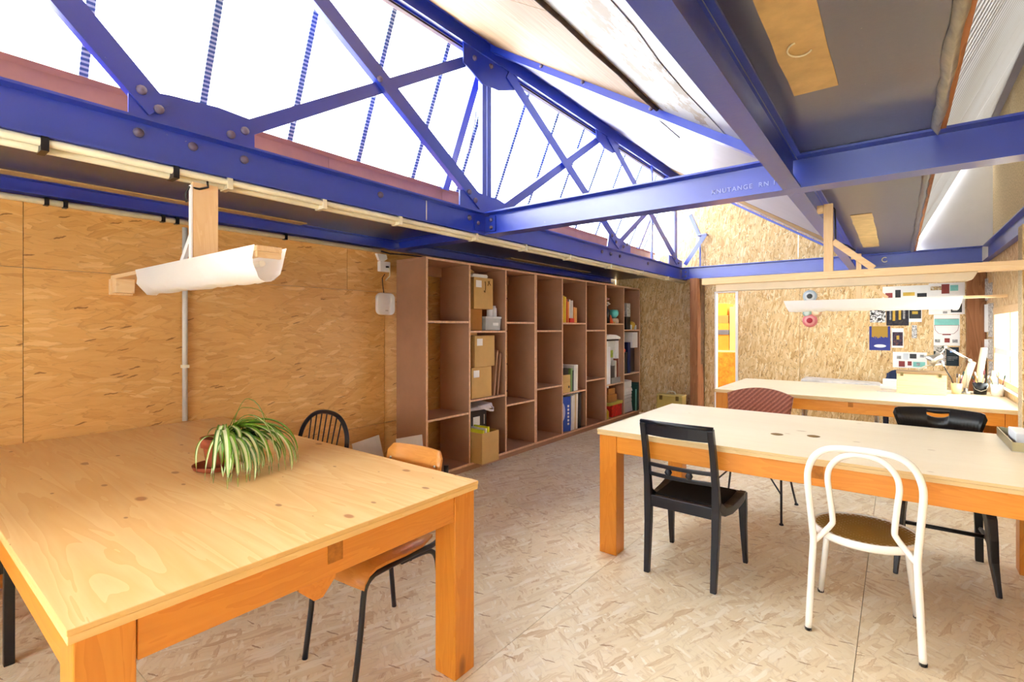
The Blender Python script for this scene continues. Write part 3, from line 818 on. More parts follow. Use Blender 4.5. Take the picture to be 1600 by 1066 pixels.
# ---- chairs (local frame: sitter faces +y)
def arc(c, r, a0, a1, n, f): return [f(c[0] + r * math.cos(a0 + (a1 - a0) * k / n), c[1] + r * math.sin(a0 + (a1 - a0) * k / n)) for k in range(n + 1)]

def chair_regency(loc, rz):
    t = thing('dining_chair', 'black painted dining chair with two small balls in its open back', 'chair', loc, rz)
    m = M['navyblack']
    for s in (-1, 1):
        MB().sweep([(s * .185, -.235, 0), (s * .186, -.222, .12), (s * .188, -.205, .28), (s * .19, -.20, .42), (s * .19, -.212, .55), (s * .188, -.245, .72), (s * .186, -.285, .868)],
                   [.015, .017, .019, .021, .018, .0165, .016], 4, square=True).build('back_post', m, t, local=True, bevel=.004)
        MB().sweep([(s * .224, .242, 0), (s * .222, .228, .10), (s * .219, .215, .22), (s * .217, .212, .33), (s * .215, .212, .425)],
                   [.013, .015, .018, .021, .022], 4, square=True).build('leg', m, t, local=True, bevel=.004)
        MB().sweep([(s * .19, -.205, .455), (s * .196, -.13, .405), (s * .203, -.03, .392), (s * .21, .08, .40), (s * .214, .16, .412), (s * .215, .225, .415)],
                   [.022, .024, .024, .024, .024, .018], 4, square=True).build('side_rail', m, t, local=True, bevel=.004)
    MB().box(-.17, .17, -.215, -.185, .375, .44).build('back_rail', m, t, local=True, bevel=.004)
    MB().box(-.195, .195, .19, .225, .37, .43).build('front_rail', m, t, local=True, bevel=.004)
    MB().hex8([(-.175, -.18, .40), (.175, -.18, .40), (.197, .20, .40), (-.197, .20, .40), (-.165, -.17, .442), (.165, -.17, .442), (.187, .19, .442), (-.187, .19, .442)]).build('seat', M['fabricblk'], t, local=True, bevel=.012, seg=3)
    def crv(z, y0, w, h, th, nm, mt=m, n=10):
        mb = MB()
        for k in range(n + 1):
            x = -w / 2 + w * k / n; y = y0 - .022 * (1 - (2 * x / w) ** 2)
            for (dy, dz) in ((-th / 2, -h / 2), (th / 2, -h / 2), (th / 2, h / 2), (-th / 2, h / 2)): mb.v.append((x, y + dy - dz * .15, z + dz))
        for k in range(n):
            for j in range(4): mb.face([k * 4 + j, k * 4 + (j + 1) % 4, k * 4 + 4 + (j + 1) % 4, k * 4 + 4 + j], 0)
        mb.face([3, 2, 1, 0]); mb.face([n * 4 + j for j in range(4)])
        return mb.build(nm, mt, t, local=True, bevel=.003)
    crv(.834, -.268, .365, .076, .024, 'top_rail')
    MB().sweep([(-.20, -.285, .872), (-.07, -.305, .874), (.07, -.305, .874), (.20, -.285, .872)], .0115, 8).build('crest_roll', m, t, local=True)
    crv(.622, -.222, .37, .022, .016, 'cross_rail'); crv(.565, -.212, .37, .022, .016, 'cross_rail')
    for x in (-.058, .058):
        MB().lathe([(0, -.021), (.012, -.018), (.021, 0), (.012, .018), (0, .021)], (x, -.238, .593), 12).build('ball', m, t, local=True)
    return t
chair_regency((-.945, 2.968, 0), math.radians(-1.5))

def perforated():
    t = NT('perforated_gold_seat', .32, .5, .25)
    v = t.coords(0)
    sp = t.n('ShaderNodeSeparateXYZ'); t.l(v, sp.inputs[0])
    a = t.math('SUBTRACT', t.math('FRACT', t.math('MULTIPLY', sp.outputs[0], 46.0)), .5)
    row = t.math('MULTIPLY', sp.outputs[1], 53.0)
    sh = t.math('MULTIPLY', t.math('FLOOR', t.math('FRACT', t.math('MULTIPLY', t.math('FLOOR', row), .5)), ), 1)
    odd = t.math('MULTIPLY', t.math('FRACT', t.math('MULTIPLY', t.math('FLOOR', row), .5)), 1.0)
    a = t.math('SUBTRACT', t.math('FRACT', t.math('ADD', t.math('MULTIPLY', sp.outputs[0], 46.0), odd)), .5)
    b = t.math('SUBTRACT', t.math('FRACT', row), .5)
    r2 = t.math('ADD', t.math('MULTIPLY', a, a), t.math('MULTIPLY', b, b))
    hole = t.math('LESS_THAN', r2, .085)
    t.color(C(150, 112, 40))
    tr = t.n('ShaderNodeBsdfTransparent'); mx = t.n('ShaderNodeMixShader')
    t.l(hole, mx.inputs[0]); t.l(t.b.outputs[0], mx.inputs[1]); t.l(tr.outputs[0], mx.inputs[2])
    t.l(mx.outputs[0], t.t.nodes['Material Output'].inputs['Surface'])
    return t.mat
def chair_white(loc, rz):
    t = thing('bentwood_chair', 'white tubular cafe chair with perforated gold round seat', 'chair', loc, rz)
    m = M['whitegloss']; r = .0145
    def yb(z): return -.20 - .010 * (1 - z / .45) if z < .45 else -.195 - (z - .45) * .17
    top = [(x, yb(z), z) for (x, z) in [(-.190, .45), (-.200, .60), (-.206, .70), (-.200, .76), (-.178, .815), (-.138, .853), (-.08, .868), (0, .872),
                                        (.08, .868), (.138, .853), (.178, .815), (.200, .76), (.206, .70), (.200, .60), (.190, .45)]]
    path = [(-.206, -.212, 0), (-.196, -.205, .22), (-.188, -.198, .40)] + top + [(.188, -.198, .40), (.196, -.205, .22), (.206, -.212, 0)]
    MB().sweep(cr(path, 4), r, 12).build('back_hoop', m, t, local=True)
    inn = [(x, yb(max(z, .45)) + (.014 if z < .6 else .006), z) for (x, z) in [(-.186, .405), (-.150, .452), (-.118, .50), (-.112, .53), (-.122, .65), (-.128, .72), (-.118, .775), (-.085, .82), (-.045, .842), (0, .848),
                                     (.045, .842), (.085, .82), (.118, .775), (.128, .72), (.122, .65), (.112, .53), (.118, .50), (.150, .452), (.186, .405)]]
    MB().sweep(cr(inn, 4), .0125, 10).build('inner_hoop', m, t, local=True)
    n = 40; a_, b_ = .205, .205
    MB().sweep([(a_ * math.cos(2 * math.pi * k / n), b_ * math.sin(2 * math.pi * k / n), .435) for k in range(n)], .019, 8, closed=True, flat=.62, up=(0, 0, 1)).build('seat_ring', m, t, local=True)
    MB().lathe([(.198, .449), (.17, .4465), (.10, .442), (.04, .440), (0, .4395)], n=40).build('seat', perforated(), t, local=True)
    for s in (-1, 1):
        MB().sweep([(s * .155, .13, .425), (s * .172, .16, .25), (s * .198, .212, 0)], [.0155, .0145, .013], 10).build('leg', m, t, local=True)
    for (x, y) in ((-.206, -.212), (.206, -.212), (-.198, .212), (.198, .212)):
        MB().lathe([(.0148, 0), (.0152, .012), (.0148, .014)], (x, y, -.0005), 10).build('rubber_foot', M['black'], t, local=True)
    return t
chair_white((-.122, 2.886, 0), math.radians(0.3))

def chair_handle(loc, rz):
    t = thing('farmhouse_chair', 'dark painted wooden chair with a smile shaped grip hole', 'chair', loc, rz)
    m = M['black']
    n = 28; w = .47; mb = MB()
    def yc(x): return -.350 + .045 * (2 * x / w) ** 2
    def hole(x):
        if abs(x) > .058: return None
        c = .836 + .012 * (x / .058) ** 2; h = .013 * math.sqrt(max(0, 1 - (x / .062) ** 4)); return (c - h, c + h)
    def top(x): return .886 - .012 * (2 * x / w) ** 2 - (.035 * max(0, (abs(x) - .215) / .02) if abs(x) > .215 else 0)
    def col(x): 
        sx = 1 - .0
        return x
    def strip(x0, x1, lo, hi):
        pts = []
        for (x, l, h) in ((x0, lo[0], hi[0]), (x1, lo[1], hi[1])):
            for dy in (-.012, .012):
                for z in (l, h): pts.append((x * (1 - .14 * max(0, (.86 - z) / .1)), yc(x) + dy - (z - .75) * .12, z))
        b = len(mb.v); mb.v += pts
        A = [b + i for i in range(8)]   # x0: (-,l)(-,h)(+,l)(+,h) ; x1 the same
        mb.face([A[0], A[1], A[5], A[4]], 0, True); mb.face([A[2], A[6], A[7], A[3]], 0, True)
        mb.face([A[0], A[4], A[6], A[2]]); mb.face([A[1], A[3], A[7], A[5]])
        return A
    xs_ = sorted(set([-w / 2 + w * k / n for k in range(n + 1)] + [-.058, .058]))
    for x0, x1 in zip(xs_[:-1], xs_[1:]):
        mid = (x0 + x1) / 2; h = hole(mid)
        if h:
            h0, h1 = hole(x0) or h, hole(x1) or h
            strip(x0, x1, (.745, .745), (h0[0], h1[0])); strip(x0, x1, (h0[1], h1[1]), (top(x0), top(x1)))
        else:
            A = strip(x0, x1, (.745, .745), (top(x0), top(x1)))
            if x0 == xs_[0]: mb.face([A[0], A[2], A[3], A[1]])
            if x1 == xs_[-1]: mb.face([A[4], A[5], A[7], A[6]])
    mb.build('backrest', m, t, local=True)
    k = 0
    for i in range(8):
        x = -.14 + .28 * i / 7
        o = MB().obox((x, -.205, .45), (x * 1.05, -.335, .748), .018, .010, up=(0, 1, 0)).build('spindle', M['paper'] if i not in (1, 5) else plain('green_label', C(96, 160, 120), .6, .3, 0, .1), t, local=True)
    for s in (-1, 1):
        MB().sweep([(s * .17, -.21, .43), (s * .182, -.285, .60), (s * .193, -.322, .75)], [.018, .016, .013], 8).build('back_post', m, t, local=True)
        MB().sweep([(s * .185, -.245, 0), (s * .180, -.22, .2), (s * .172, -.195, .43)], [.019, .019, .021], 4, square=True).build('leg', m, t, local=True, bevel=.004)
        MB().sweep([(s * .213, .262, 0), (s * .208, .232, .06), (s * .198, .205, .16), (s * .192, .205, .28), (s * .186, .19, .38), (s * .178, .16, .43)], [.016, .019, .026, .030, .034, .034], 4, square=True, flat=.62).build('leg', m, t, local=True, bevel=.004)
        MB().sweep([(s * .186, -.225, .20), (s * .186, -.08, .225), (s * .19, .08, .225), (s * .196, .205, .19)], .014, 6, flat=.8).build('stretcher', m, t, local=True)
    MB().sweep([(-.186, -.0, .225), (.186, -.0, .225)], .012, 8).build('stretcher', m, t, local=True)
    MB().hex8([(-.19, -.21, .425), (.19, -.21, .425), (.215, .21, .425), (-.215, .21, .425), (-.195, -.215, .458), (.195, -.215, .458), (.22, .215, .458), (-.22, .215, .458)]).build('seat', m, t, local=True, bevel=.01)
    return t
chair_handle((.205, 3.84, 0), math.radians(180))

def weave():
    t = NT('brown_woven_rattan', .5, .35)
    v = t.coords(0)
    sp = t.n('ShaderNodeSeparateXYZ'); t.l(v, sp.inputs[0])
    u = t.math('ADD', t.math('MULTIPLY', sp.outputs[0], 26.0), t.math('MULTIPLY', sp.outputs[2], 26.0))
    w = t.math('SUBTRACT', t.math('MULTIPLY', sp.outputs[0], 70.0), t.math('MULTIPLY', sp.outputs[2], 90.0))
    a = t.math('SINE', t.math('MULTIPLY', u, 6.283)); b = t.math('SINE', t.math('MULTIPLY', w, 6.283))
    h = t.math('ADD', t.math('MULTIPLY', a, .6), t.math('MULTIPLY', b, .4))
    n = t.noise(v, 120, 2, .6)
    t.color(t.ramp(t.math('ADD', t.math('MULTIPLY_ADD', h, .3, .42), t.math('MULTIPLY', t.math('SUBTRACT', n, .5), .7)), [(.05, C(96, 46, 30)), (.5, C(146, 78, 54)), (.95, C(196, 134, 106))]))
    t.bump(h, .6, .004)
    return t.mat
def chair_rattan(loc, rz):
    t = thing('rattan_chair', 'brown woven rattan chair on thin black wire legs', 'chair', loc, rz)
    m = weave(); n = 14; mb = MB()
    for k in range(n + 1):
        f = k / n * 2 - 1
        for (dy, z) in ((0, .42), (0, .905), (.022, .905), (.022, .42)):
            wd = .19 + (z - .42) * .11
            zz = z - (.05 * f * f if z > .6 else 0)
            mb.v.append((f * wd, -.20 - (z - .42) * .22 + .06 * f * f + dy - .0, zz))
    for k in range(n):
        for j in range(4): mb.face([k * 4 + j, k * 4 + (j + 1) % 4, k * 4 + 4 + (j + 1) % 4, k * 4 + 4 + j], 0, j in (0, 2))
    mb.face([3, 2, 1, 0]); mb.face([n * 4 + j for j in range(4)])
    mb.build('backrest', m, t, local=True)
    MB().hex8([(-.20, -.20, .40), (.20, -.20, .40), (.23, .21, .40), (-.23, .21, .40), (-.20, -.20, .43), (.20, -.20, .43), (.23, .21, .44), (-.23, .21, .44)]).build('seat', m, t, local=True, bevel=.012)
    b = M['blacksteel']
    for s in (-1, 1):
        MB().sweep([(s * .235, .235, 0), (s * .232, .22, .2), (s * .225, .19, .40)], .008, 8).build('leg', b, t, local=True)
        MB().sweep([(s * .255, -.29, 0), (s * .235, -.255, .12), (s * .212, -.22, .27), (s * .20, -.19, .40)], .008, 8).build('leg', b, t, local=True)
        MB().sweep([(s * .233, .225, .21), (s * .14, .14, .31), (s * .02, .03, .385)], .006, 6).build('brace', b, t, local=True)
        MB().sweep([(s * .216, -.228, .25), (s * .13, -.14, .34), (s * .02, -.03, .388)], .006, 6).build('brace', b, t, local=True)
        for (x, y) in ((s * .235, .235), (s * .255, -.29)):
            MB().lathe([(.015, 0), (.015, .006), (.009, .014)], (x, y, 0), 10).build('foot', b, t, local=True)
    return t
chair_rattan((-.885, 4.20, 0), math.radians(180))

def chair_windsor(loc, rz):
    t = thing('windsor_chair', 'black hoop-back chair with thin spindles tucked under the honey table', 'chair', loc, rz)
    m = M['navyblack']
    def P(x, z): return (x, -.19 - (z - .45) * .20, z)
    hoop = [P(-.185, .44), P(-.215, .55), P(-.232, .65), P(-.225, .735), P(-.19, .80), P(-.13, .848), P(-.05, .87), P(.05, .87), P(.13, .848), P(.19, .80), P(.225, .735), P(.232, .65), P(.215, .55), P(.185, .44)]
    MB().sweep(cr(hoop), .0135, 10).build('hoop', m, t, local=True)
    for k in range(7):
        x = -.15 + .05 * k
        zt = .873 - 1.35 * x * x
        MB().sweep([P(x * .8, .44), P(x, zt)], .0045, 6).build('spindle', m, t, local=True)
    MB().lathe([(.0, .415), (.17, .415), (.205, .428), (.21, .44), (.2, .452), (.0, .446)], n=28).build('seat', m, t, local=True)
    for (x, y) in ((-.2, -.21), (.2, -.21), (-.2, .2), (.2, .2)):
        MB().sweep([(x * .65, y * .65, .42), (x * .86, y * .86, .2), (x, y, 0)], [.014, .019, .012], 8).build('leg', m, t, local=True)
    for s in (-1, 1): MB().sweep([(s * .17, -.175, .2), (s * .17, .17, .2)], .009, 6).build('stretcher', m, t, local=True)
    MB().sweep([(-.17, 0, .2), (.17, 0, .2)], .009, 6).build('stretcher', m, t, local=True)
    return t
chair_windsor((-2.80, 1.49, 0), math.radians(184))

def curved_panel(w, h, z0, y0, bow, th, rake, n=14, rnd=.03):
    mb = MB()
    cols = []
    for k in range(n + 1):
        x = -w / 2 + w * k / n
        e = max(0, (abs(x) - (w / 2 - rnd)) / rnd)
        cut = rnd * (1 - math.sqrt(max(0, 1 - e * e)))
        cols.append((x, z0 + cut, z0 + h - cut, y0 + bow * (2 * x / w) ** 2))
    for (x, a, b, y) in cols:
        for (dy, z) in ((-th / 2, a), (-th / 2, b), (th / 2, b), (th / 2, a)): mb.v.append((x, y + dy - (z - z0) * rake, z))
    for k in range(n):
        for j in range(4): mb.face([k * 4 + j, k * 4 + (j + 1) % 4, k * 4 + 4 + (j + 1) % 4, k * 4 + 4 + j], 0, j in (0, 2))
    mb.face([3, 2, 1, 0]); mb.face([n * 4 + j for j in range(4)])
    return mb
def chair_school(loc, rz):
    t = thing('school_chair', 'plywood and black tube school chair under the table corner', 'chair', loc, rz)
    ws = W_('school', 'x'); b = M['blacksteel']
    br = curved_panel(.365, .14, .685, -.235, .035, .011, .2).build('backrest', ws, t, local=True)
    for s in (-1, 1): MB().lathe([(.007, 0), (.006, .004), (0, .005)], (s * .15, -.208, .76), 8, axis='y').build('bolt', M['steel'], br, local=True)
    # seat: plywood shell rolled down at the front
    mb = MB(); n = 10
    prof = [(-.19, .452), (-.10, .445), (0, .442), (.10, .446), (.15, .444), (.185, .43), (.205, .405), (.212, .385)]
    for (y, z) in prof:
        hw = .185 - (.03 if y == -.19 else 0)
        for (x, dz) in ((-hw, .006), (-hw * .5, 0), (0, -.003), (hw * .5, 0), (hw, .006)): mb.v.append((x, y, z + dz))
    k0 = len(mb.v)
    for p in list(mb.v): mb.v.append((p[0], p[1], p[2] - .012))
    L = len(prof)
    for i in range(L - 1):
        for j in range(4):
            q = [i * 5 + j, i * 5 + j + 1, i * 5 + 6 + j, i * 5 + 5 + j]
            mb.face(q, 0, True); mb.face([k0 + z for z in reversed(q)], 0, True)
        for j in (0, 4): mb.face([i * 5 + j, i * 5 + 5 + j, k0 + i * 5 + 5 + j, k0 + i * 5 + j])
    for i in (0, L - 1):
        for j in range(4): mb.face([i * 5 + j, i * 5 + j + 1, k0 + i * 5 + j + 1, k0 + i * 5 + j])
    mb.build('seat', ws, t, local=True)
    for s in (-1, 1):
        x = s * .165
        MB().sweep(cr([(x, .245, 0), (x, .215, .20), (x, .200, .34), (x, .188, .385), (x, .16, .408), (x, .12, .415), (x, -.06, .418), (x * 1.05, -.16, .42), (x * 1.08, -.205, .436), (x * 1.09, -.228, .48), (x * 1.09, -.245, .60), (x * 1.06, -.258, .76)], 3),
                   .0115, 10).build('side_tube', b, t, local=True)
        MB().sweep(cr([(x * .96, -.0, .405), (x * .98, -.12, .402), (x, -.17, .39), (x, -.20, .355), (x, -.215, .28), (x * 1.02, -.245, 0)], 3), .0115, 10).build('leg', b, t, local=True)
    MB().sweep([(-.165, -.05, .40), (.165, -.05, .40)], .009, 8).build('cross_tube', b, t, local=True)
    return t
chair_school((-1.825, 1.385, 0), math.radians(182))

def chair_plain(name, label, loc, rz, mat, tall=.86, backw=.36, rnd=.02, z0=.62):
    t = thing(name, label, 'chair', loc, rz)
    for s in (-1, 1):
        MB().sweep([(s * .19, -.21, 0), (s * .185, -.2, .44), (s * .175, -.245, tall - .04)], .016, 4, square=True).build('leg', mat, t, local=True, bevel=.003)
        MB().sweep([(s * .2, .2, 0), (s * .2, .2, .43)], .017, 4, square=True).build('leg', mat, t, local=True, bevel=.003)
        MB().obox((s * .19, -.19, .41), (s * .2, .19, .41), .02, .05, up=(0, 0, 1)).build('side_rail', mat, t, local=True)
    MB().box(-.22, .22, -.215, .225, .436, .462).build('seat', mat, t, local=True, bevel=.006)
    curved_panel(backw, tall - z0, z0, -.225, .03, .016, .16, rnd=rnd).build('backrest', mat, t, local=True)
    return t
chair_plain('wooden_chair', 'black wooden chair pushed under the near end of the honey table', (-3.125, .165, 0), 0, M['black'])
chair_plain('office_chair', 'navy round-cornered chair back behind the desk', (.09, 7.18, 0), math.radians(180), plain('navy_upholstery', C(36, 46, 74), .6, .3, 0, .08), .90, .40, .10, .60)

# ---- plant
pc = Vector((-2.40, .955, .768))
sa = tag(MB().lathe([(0, .001), (.062, .001), (.088, .012), (.094, .028), (.088, .028), (.08, .016), (.058, .008), (0, .008)], pc, 28).build('plant_saucer', M['terracotta']),
         'terracotta saucer on the honey table below the potted plant', 'saucer')
pp = pc + Vector((.012, .006, .009))
pot = thing('spider_plant', 'spider plant with drooping striped leaves in a terracotta pot', 'plant', pp)
MB().lathe([(0, 0), (.046, 0), (.060, .095), (.060, .097), (.070, .099), (.074, .138), (.064, .138), (.060, .118), (0, .118)], pp, 28).build('pot', M['terracotta'], pot)
MB().lathe([(.062, .119), (.03, .128), (0, .130)], pp, 18).build('soil', M['soil'], pot)
Rv, Tv = Vector((.79, .61, 0)), Vector((.611, -.79, 0))
lr = random.Random(11)
def leaf(phi, L, rise, wid, tone, end=None, peak=.35):
    """one strap leaf: climbs from the crown, arches over and hangs"""
    d = Rv * math.cos(phi) + Tv * math.sin(phi)
    side = Vector((-d.y, d.x, 0))
    c = pp + Vector((0, 0, .125)) + Rv * lr.uniform(.005, .045) + Tv * lr.uniform(-.02, .03)
    z_end = (.772 if end is None else end)
    n = 16; pts = []
    bend = lr.uniform(-.03, .03)
    for k in range(n + 1):
        f = k / n
        if f < peak:
            g = f / peak; hor = L * .42 * g; z = c.z + rise * math.sin(g * math.pi / 2)
        else:
            g = (f - peak) / (1 - peak); hor = L * (.42 + .58 * math.sin(g * math.pi / 2) ** .9)
            z = c.z + rise - (c.z + rise - z_end) * g ** 1.9
        z = max(z, .7715 + .0025 * lr.random())
        pts.append(c + d * hor + side * bend * math.sin(f * 2.6) + Vector((0, 0, z - c.z)))
    mb = MB()
    for k, p in enumerate(pts):
        f = k / n
        w = wid * min(1, f * 5 + .5) * (1 - f ** 5 * .92)
        t_ = (pts[min(k + 1, n)] - pts[max(k - 1, 0)]).normalized()
        up = Vector((0, 0, 1)) - t_ * t_.z
        if up.length < .15: up = -d
        up.normalize(); sd = t_.cross(up).normalized()
        for a_, fold in ((-1, .45), (-.5, .08), (.5, .08), (1, .45)): mb.v.append(tuple(p + sd * a_ * w + up * fold * w))
    for k in range(n):
        for j in range(3): mb.face([k * 4 + j, k * 4 + j + 1, k * 4 + 5 + j, k * 4 + 4 + j], (1 if j == 1 else 0), True)
    mb.build('leaf', [M['leaf'] if tone else M['leafdark'], M['leafpale']], pot)
for k in range(44):
    leaf(math.radians(-38 + 108 * (k + lr.random()) / 44), lr.uniform(.15, .31), lr.uniform(.0, .08), lr.uniform(.0095, .0135), lr.random() < .6, .772 if lr.random() < .6 else lr.uniform(.78, .86))
for k in range(18):
    leaf(math.radians(lr.uniform(-25, 65)), lr.uniform(.07, .17), lr.uniform(.02, .08), lr.uniform(.008, .011), 1, lr.uniform(.78, .85))
for (ph, L, rs, e_, pk) in ((-8, .16, .175, .80, .55), (-20, .17, .14, .96, .7), (205, .12, .05, .90, .5), (95, .13, .03, .80, .4), (80, .20, .02, .772, .4), (86, .16, .03, .772, .4), (5, .28, .10, .80, .45), (18, .26, .11, .80, .45), (-15, .26, .08, .86, .5)):
    leaf(math.radians(ph), L, rs, .0058, 1, e_, pk)

# ================================================================== LAMPS, PIPES, POST
def shade(parent, x0, x1, yc, ztop, half, drop, n=12, crumple=.006):
    mb = MB(); nx = 26; rr = random.Random(int(abs(x0) * 100))
    for i in range(nx + 1):
        x = x0 + (x1 - x0) * i / nx
        for j in range(n + 1):
            a = math.pi * j / n
            y = yc - half * 1.12 * math.cos(a) * (1 + .15 * math.sin(a)); z = ztop - drop * math.sin(a) ** .8
            e = crumple * (1 if 0 < j < n else 0)
            xx = x + (.05 * math.sin(a) if i == 0 else 0) - (.035 * math.sin(a) if i == nx else 0)
            mb.v.append((xx, y + rr.uniform(-e, e), z + rr.uniform(-e, e)))
    for i in range(nx):
        for j in range(n): mb.face([i * (n + 1) + j, i * (n + 1) + j + 1, (i + 1) * (n + 1) + j + 1, (i + 1) * (n + 1) + j], 0, True)
    o = mb.build('paper_shade', M['shade'], parent)
    return o
def cord(parent, pts, mat, r=.004): return MB().sweep(pts, r, 6).build('cord', mat, parent)
# left lamp over the honey table, batten fixed to the wall
la = thing('hanging_lamp', 'paper-wrapped batten lamp hung above the spider plant', 'lamp', (-2.7, .965, 1.69))
bx('batten', W_('stick', 'x'), la, XW + .001, -1.94, .915, 1.015, 1.695, 1.717, .002)
bx('wall_block', W_('stick', 'z'), la, XW + .001, XW + .03, .905, 1.02, 1.60, 1.694, .002)
bx('wall_block', W_('stick', 'y'), la, XW + .03, XW + .10, .915, 1.01, 1.61, 1.694, .002)
bx('hanger', W_('stick', 'z'), la, -2.600, -2.578, .925, 1.035, 1.718, 2.075, .002)
bx('hanger_edge', M['white'], la, -2.602, -2.576, .917, .924, 1.718, 2.06)
MB().obox((-2.60, .96, 1.93), (-2.80, .96, 1.722), .03, .018, up=(0, 1, 0)).build('brace', M['white'], la)
bx('end_block', W_('stick', 'y'), la, -1.962, -1.941, .918, 1.012, 1.672, 1.694)
shade(la, -3.30, -1.93, .965, 1.716, .056, .135)
MB().sweep([(-3.2, .965, 1.655), (-2.0, .965, 1.655)], .013, 10).build('tube', M['paper'], la)
cord(la, [(-2.585, .99, 2.09), (-2.565, .985, 2.06), (-2.57, .95, 2.045), (-2.59, .915, 2.05), (-2.605, .905, 2.02), (-2.60, .907, 1.98)], M['black'], .005)
# bare strip light over the middle table
lb = thing('hanging_lamp', 'long bare timber strip light hung over the middle table', 'lamp', (-.2, 3.66, 1.68))
bx('batten', W_('stick', 'x'), lb, -1.09, XR - .001, 3.60, 3.70, 1.70, 1.745, .002)
MB().extrude([(-1.0, 1.699), (.34, 1.699), (.32, 1.66), (.30, 1.652), (-1.0, 1.652)], 'y', 3.615, 3.685).build('light_channel', plain('beige_enamel', C(206, 186, 152), .4, .4, 0, .04), lb)
bx('hanger', W_('stick', 'z'), lb, -.362, -.312, 3.63, 3.655, 1.746, ZB + .035, .002)
bx('hanger_block', W_('stick', 'x'), lb, -.398, -.363, 3.63, 3.70, ZB - .01, ZB + .03, .002)
MB().obox((-.312, 3.642, 1.93), (-.11, 3.642, 1.75), .035, .022, up=(0, 1, 0)).build('brace', W_('stick', 'x'), lb)
cord(lb, [(-.37, 3.66, 2.135), (-.33, 3.665, 2.17), (-.305, 3.66, 2.13), (-.303, 3.66, 2.0), (-.30, 3.66, 1.93), (-.24, 3.66, 1.90), (-.20, 3.66, 1.865)], M['black'], .005)
# paper lamp over the desk
lc = thing('hanging_lamp', 'white paper-wrapped batten lamp over the far desk', 'lamp', (-.2, 6.42, 1.66))
bx('batten', W_('stick', 'x'), lc, -1.03, XR - .001, 6.37, 6.47, 1.68, 1.702, .002)
bx('hanger', W_('stick', 'z'), lc, -.345, -.30, 6.40, 6.425, 1.703, ZB - .002, .002)
bx('hanger_block', W_('stick', 'x'), lc, -.39, -.30, 6.395, 6.46, ZB - .001, ZB + .05, .002)
MB().obox((-.30, 6.41, 1.90), (-.08, 6.41, 1.705), .03, .02, up=(0, 1, 0)).build('brace', W_('stick', 'x'), lc)
shade(lc, -1.02, .50, 6.42, 1.702, .056, .125)
MB().sweep([(-.98, 6.42, 1.64), (.45, 6.42, 1.64)], .013, 10).build('tube', M['paper'], lc)

# conduits
c1 = thing('cable_conduit', 'pair of cream conduits clipped under the truss beam', 'conduit', (-2.63, 3, 2.09))
MB().sweep([(-2.597, YF, 2.112), (-2.597, 7.78, 2.112)], .0165, 10).build('pipe', M['cream'], c1)
MB().sweep([(-2.640, YF, 2.098), (-2.640, 7.78, 2.098)], .0185, 10).build('pipe', M['cream'], c1)
for k, y in enumerate((.42, .86, 1.09, 1.6, 2.15, 2.9, 3.55, 4.3, 5.2, 6.1, 7.0)):
    MB().box(-2.662, -2.578, y - .012, y + .012, 2.076, 2.130).build('clip', M['black'] if k < 2 else M['cream'], c1)
c2 = thing('cable_conduit', 'cream conduit below the beam along the honey wall', 'conduit', (XW + .03, 1, 2.1))
MB().sweep([(XW + .022, YF, 2.105), (XW + .022, 2.9, 2.105)], .0175, 10).build('pipe', M['cream'], c2)
for y in (.62, .70, 1.18, 1.26, 2.0): MB().box(XW + .001, XW + .044, y - .01, y + .01, 2.084, 2.128).build('clip', M['black'], c2)
MB().sweep([(XW + .03, 2.9, 2.105), (XW + .05, 3.0, 2.09), (XW + .055, 3.15, 2.10), (XW + .05, 3.3, 2.105), (XW + .05, 3.7, 2.105)], .007, 6).build('cable', M['black'], c2)
c3 = thing('cable_conduit', 'upright grey conduit on the honey wall behind the table', 'conduit', (XW + .02, 1.31, .78))
MB().sweep([(XW + .019, 1.31, .775), (XW + .019, 1.31, 2.07)], .0165, 10).build('pipe', plain('grey_conduit', C(206, 202, 192), .45, .4, 0, .05), c3)
MB().box(XW + .001, XW + .04, 1.29, 1.33, 1.13, 1.15).build('clip', M['cream'], c3)
c4 = thing('cable_conduit', 'white upright pipe seen through the third shelf bay', 'conduit', (XW + .05, 4.80, .4))
MB().sweep([(XW + .05, 4.80, .40), (XW + .05, 4.80, 2.05)], .022, 10).build('pipe', M['white'], c4)
for z in (.62, .95, 1.35, 1.75): MB().box(XW + .001, XW + .075, 4.775, 4.825, z, z + .012).build('clip', M['black'], c4)
# router and socket box by the shelf end
rt = thing('wifi_router', 'rounded white router box on the wall beside the shelves', 'router', (XW, 2.97, 1.52))
def rrect(y0, y1, z0, z1, r, n=6):
    p = []
    for (cy, cz, a) in ((y1 - r, z1 - r, 0), (y0 + r, z1 - r, 90), (y0 + r, z0 + r, 180), (y1 - r, z0 + r, 270)):
        for k in range(n + 1): p.append((cy + r * math.cos(math.radians(a + 90 * k / n)), cz + r * math.sin(math.radians(a + 90 * k / n))))
    return p
MB().extrude(rrect(2.862, 3.070, 1.518, 1.722, .05), 'x', XW + .002, XW + .034).build('body', M['whitegloss'], rt, bevel=.008, seg=3)
MB().box(XW + .034, XW + .0355, 2.955, 2.985, 1.553, 1.563).build('status_light', M['steel'], rt)
cord(rt, [(XW + .015, 2.95, 1.722), (XW + .012, 2.94, 1.80), (XW + .02, 2.93, 1.86), (XW + .02, 2.96, 1.90)], M['black'], .004)
jb = thing('socket_box', 'small white plug box under the wall conduit end', 'socket', (XW, 2.95, 1.92))
MB().box(XW + .001, XW + .045, 2.888, 3.004, 1.918, 2.012).build('body', M['white'], jb, bevel=.004)
MB().box(XW + .045, XW + .06, 2.95, 2.975, 1.955, 1.97).build('plug', M['black'], jb)
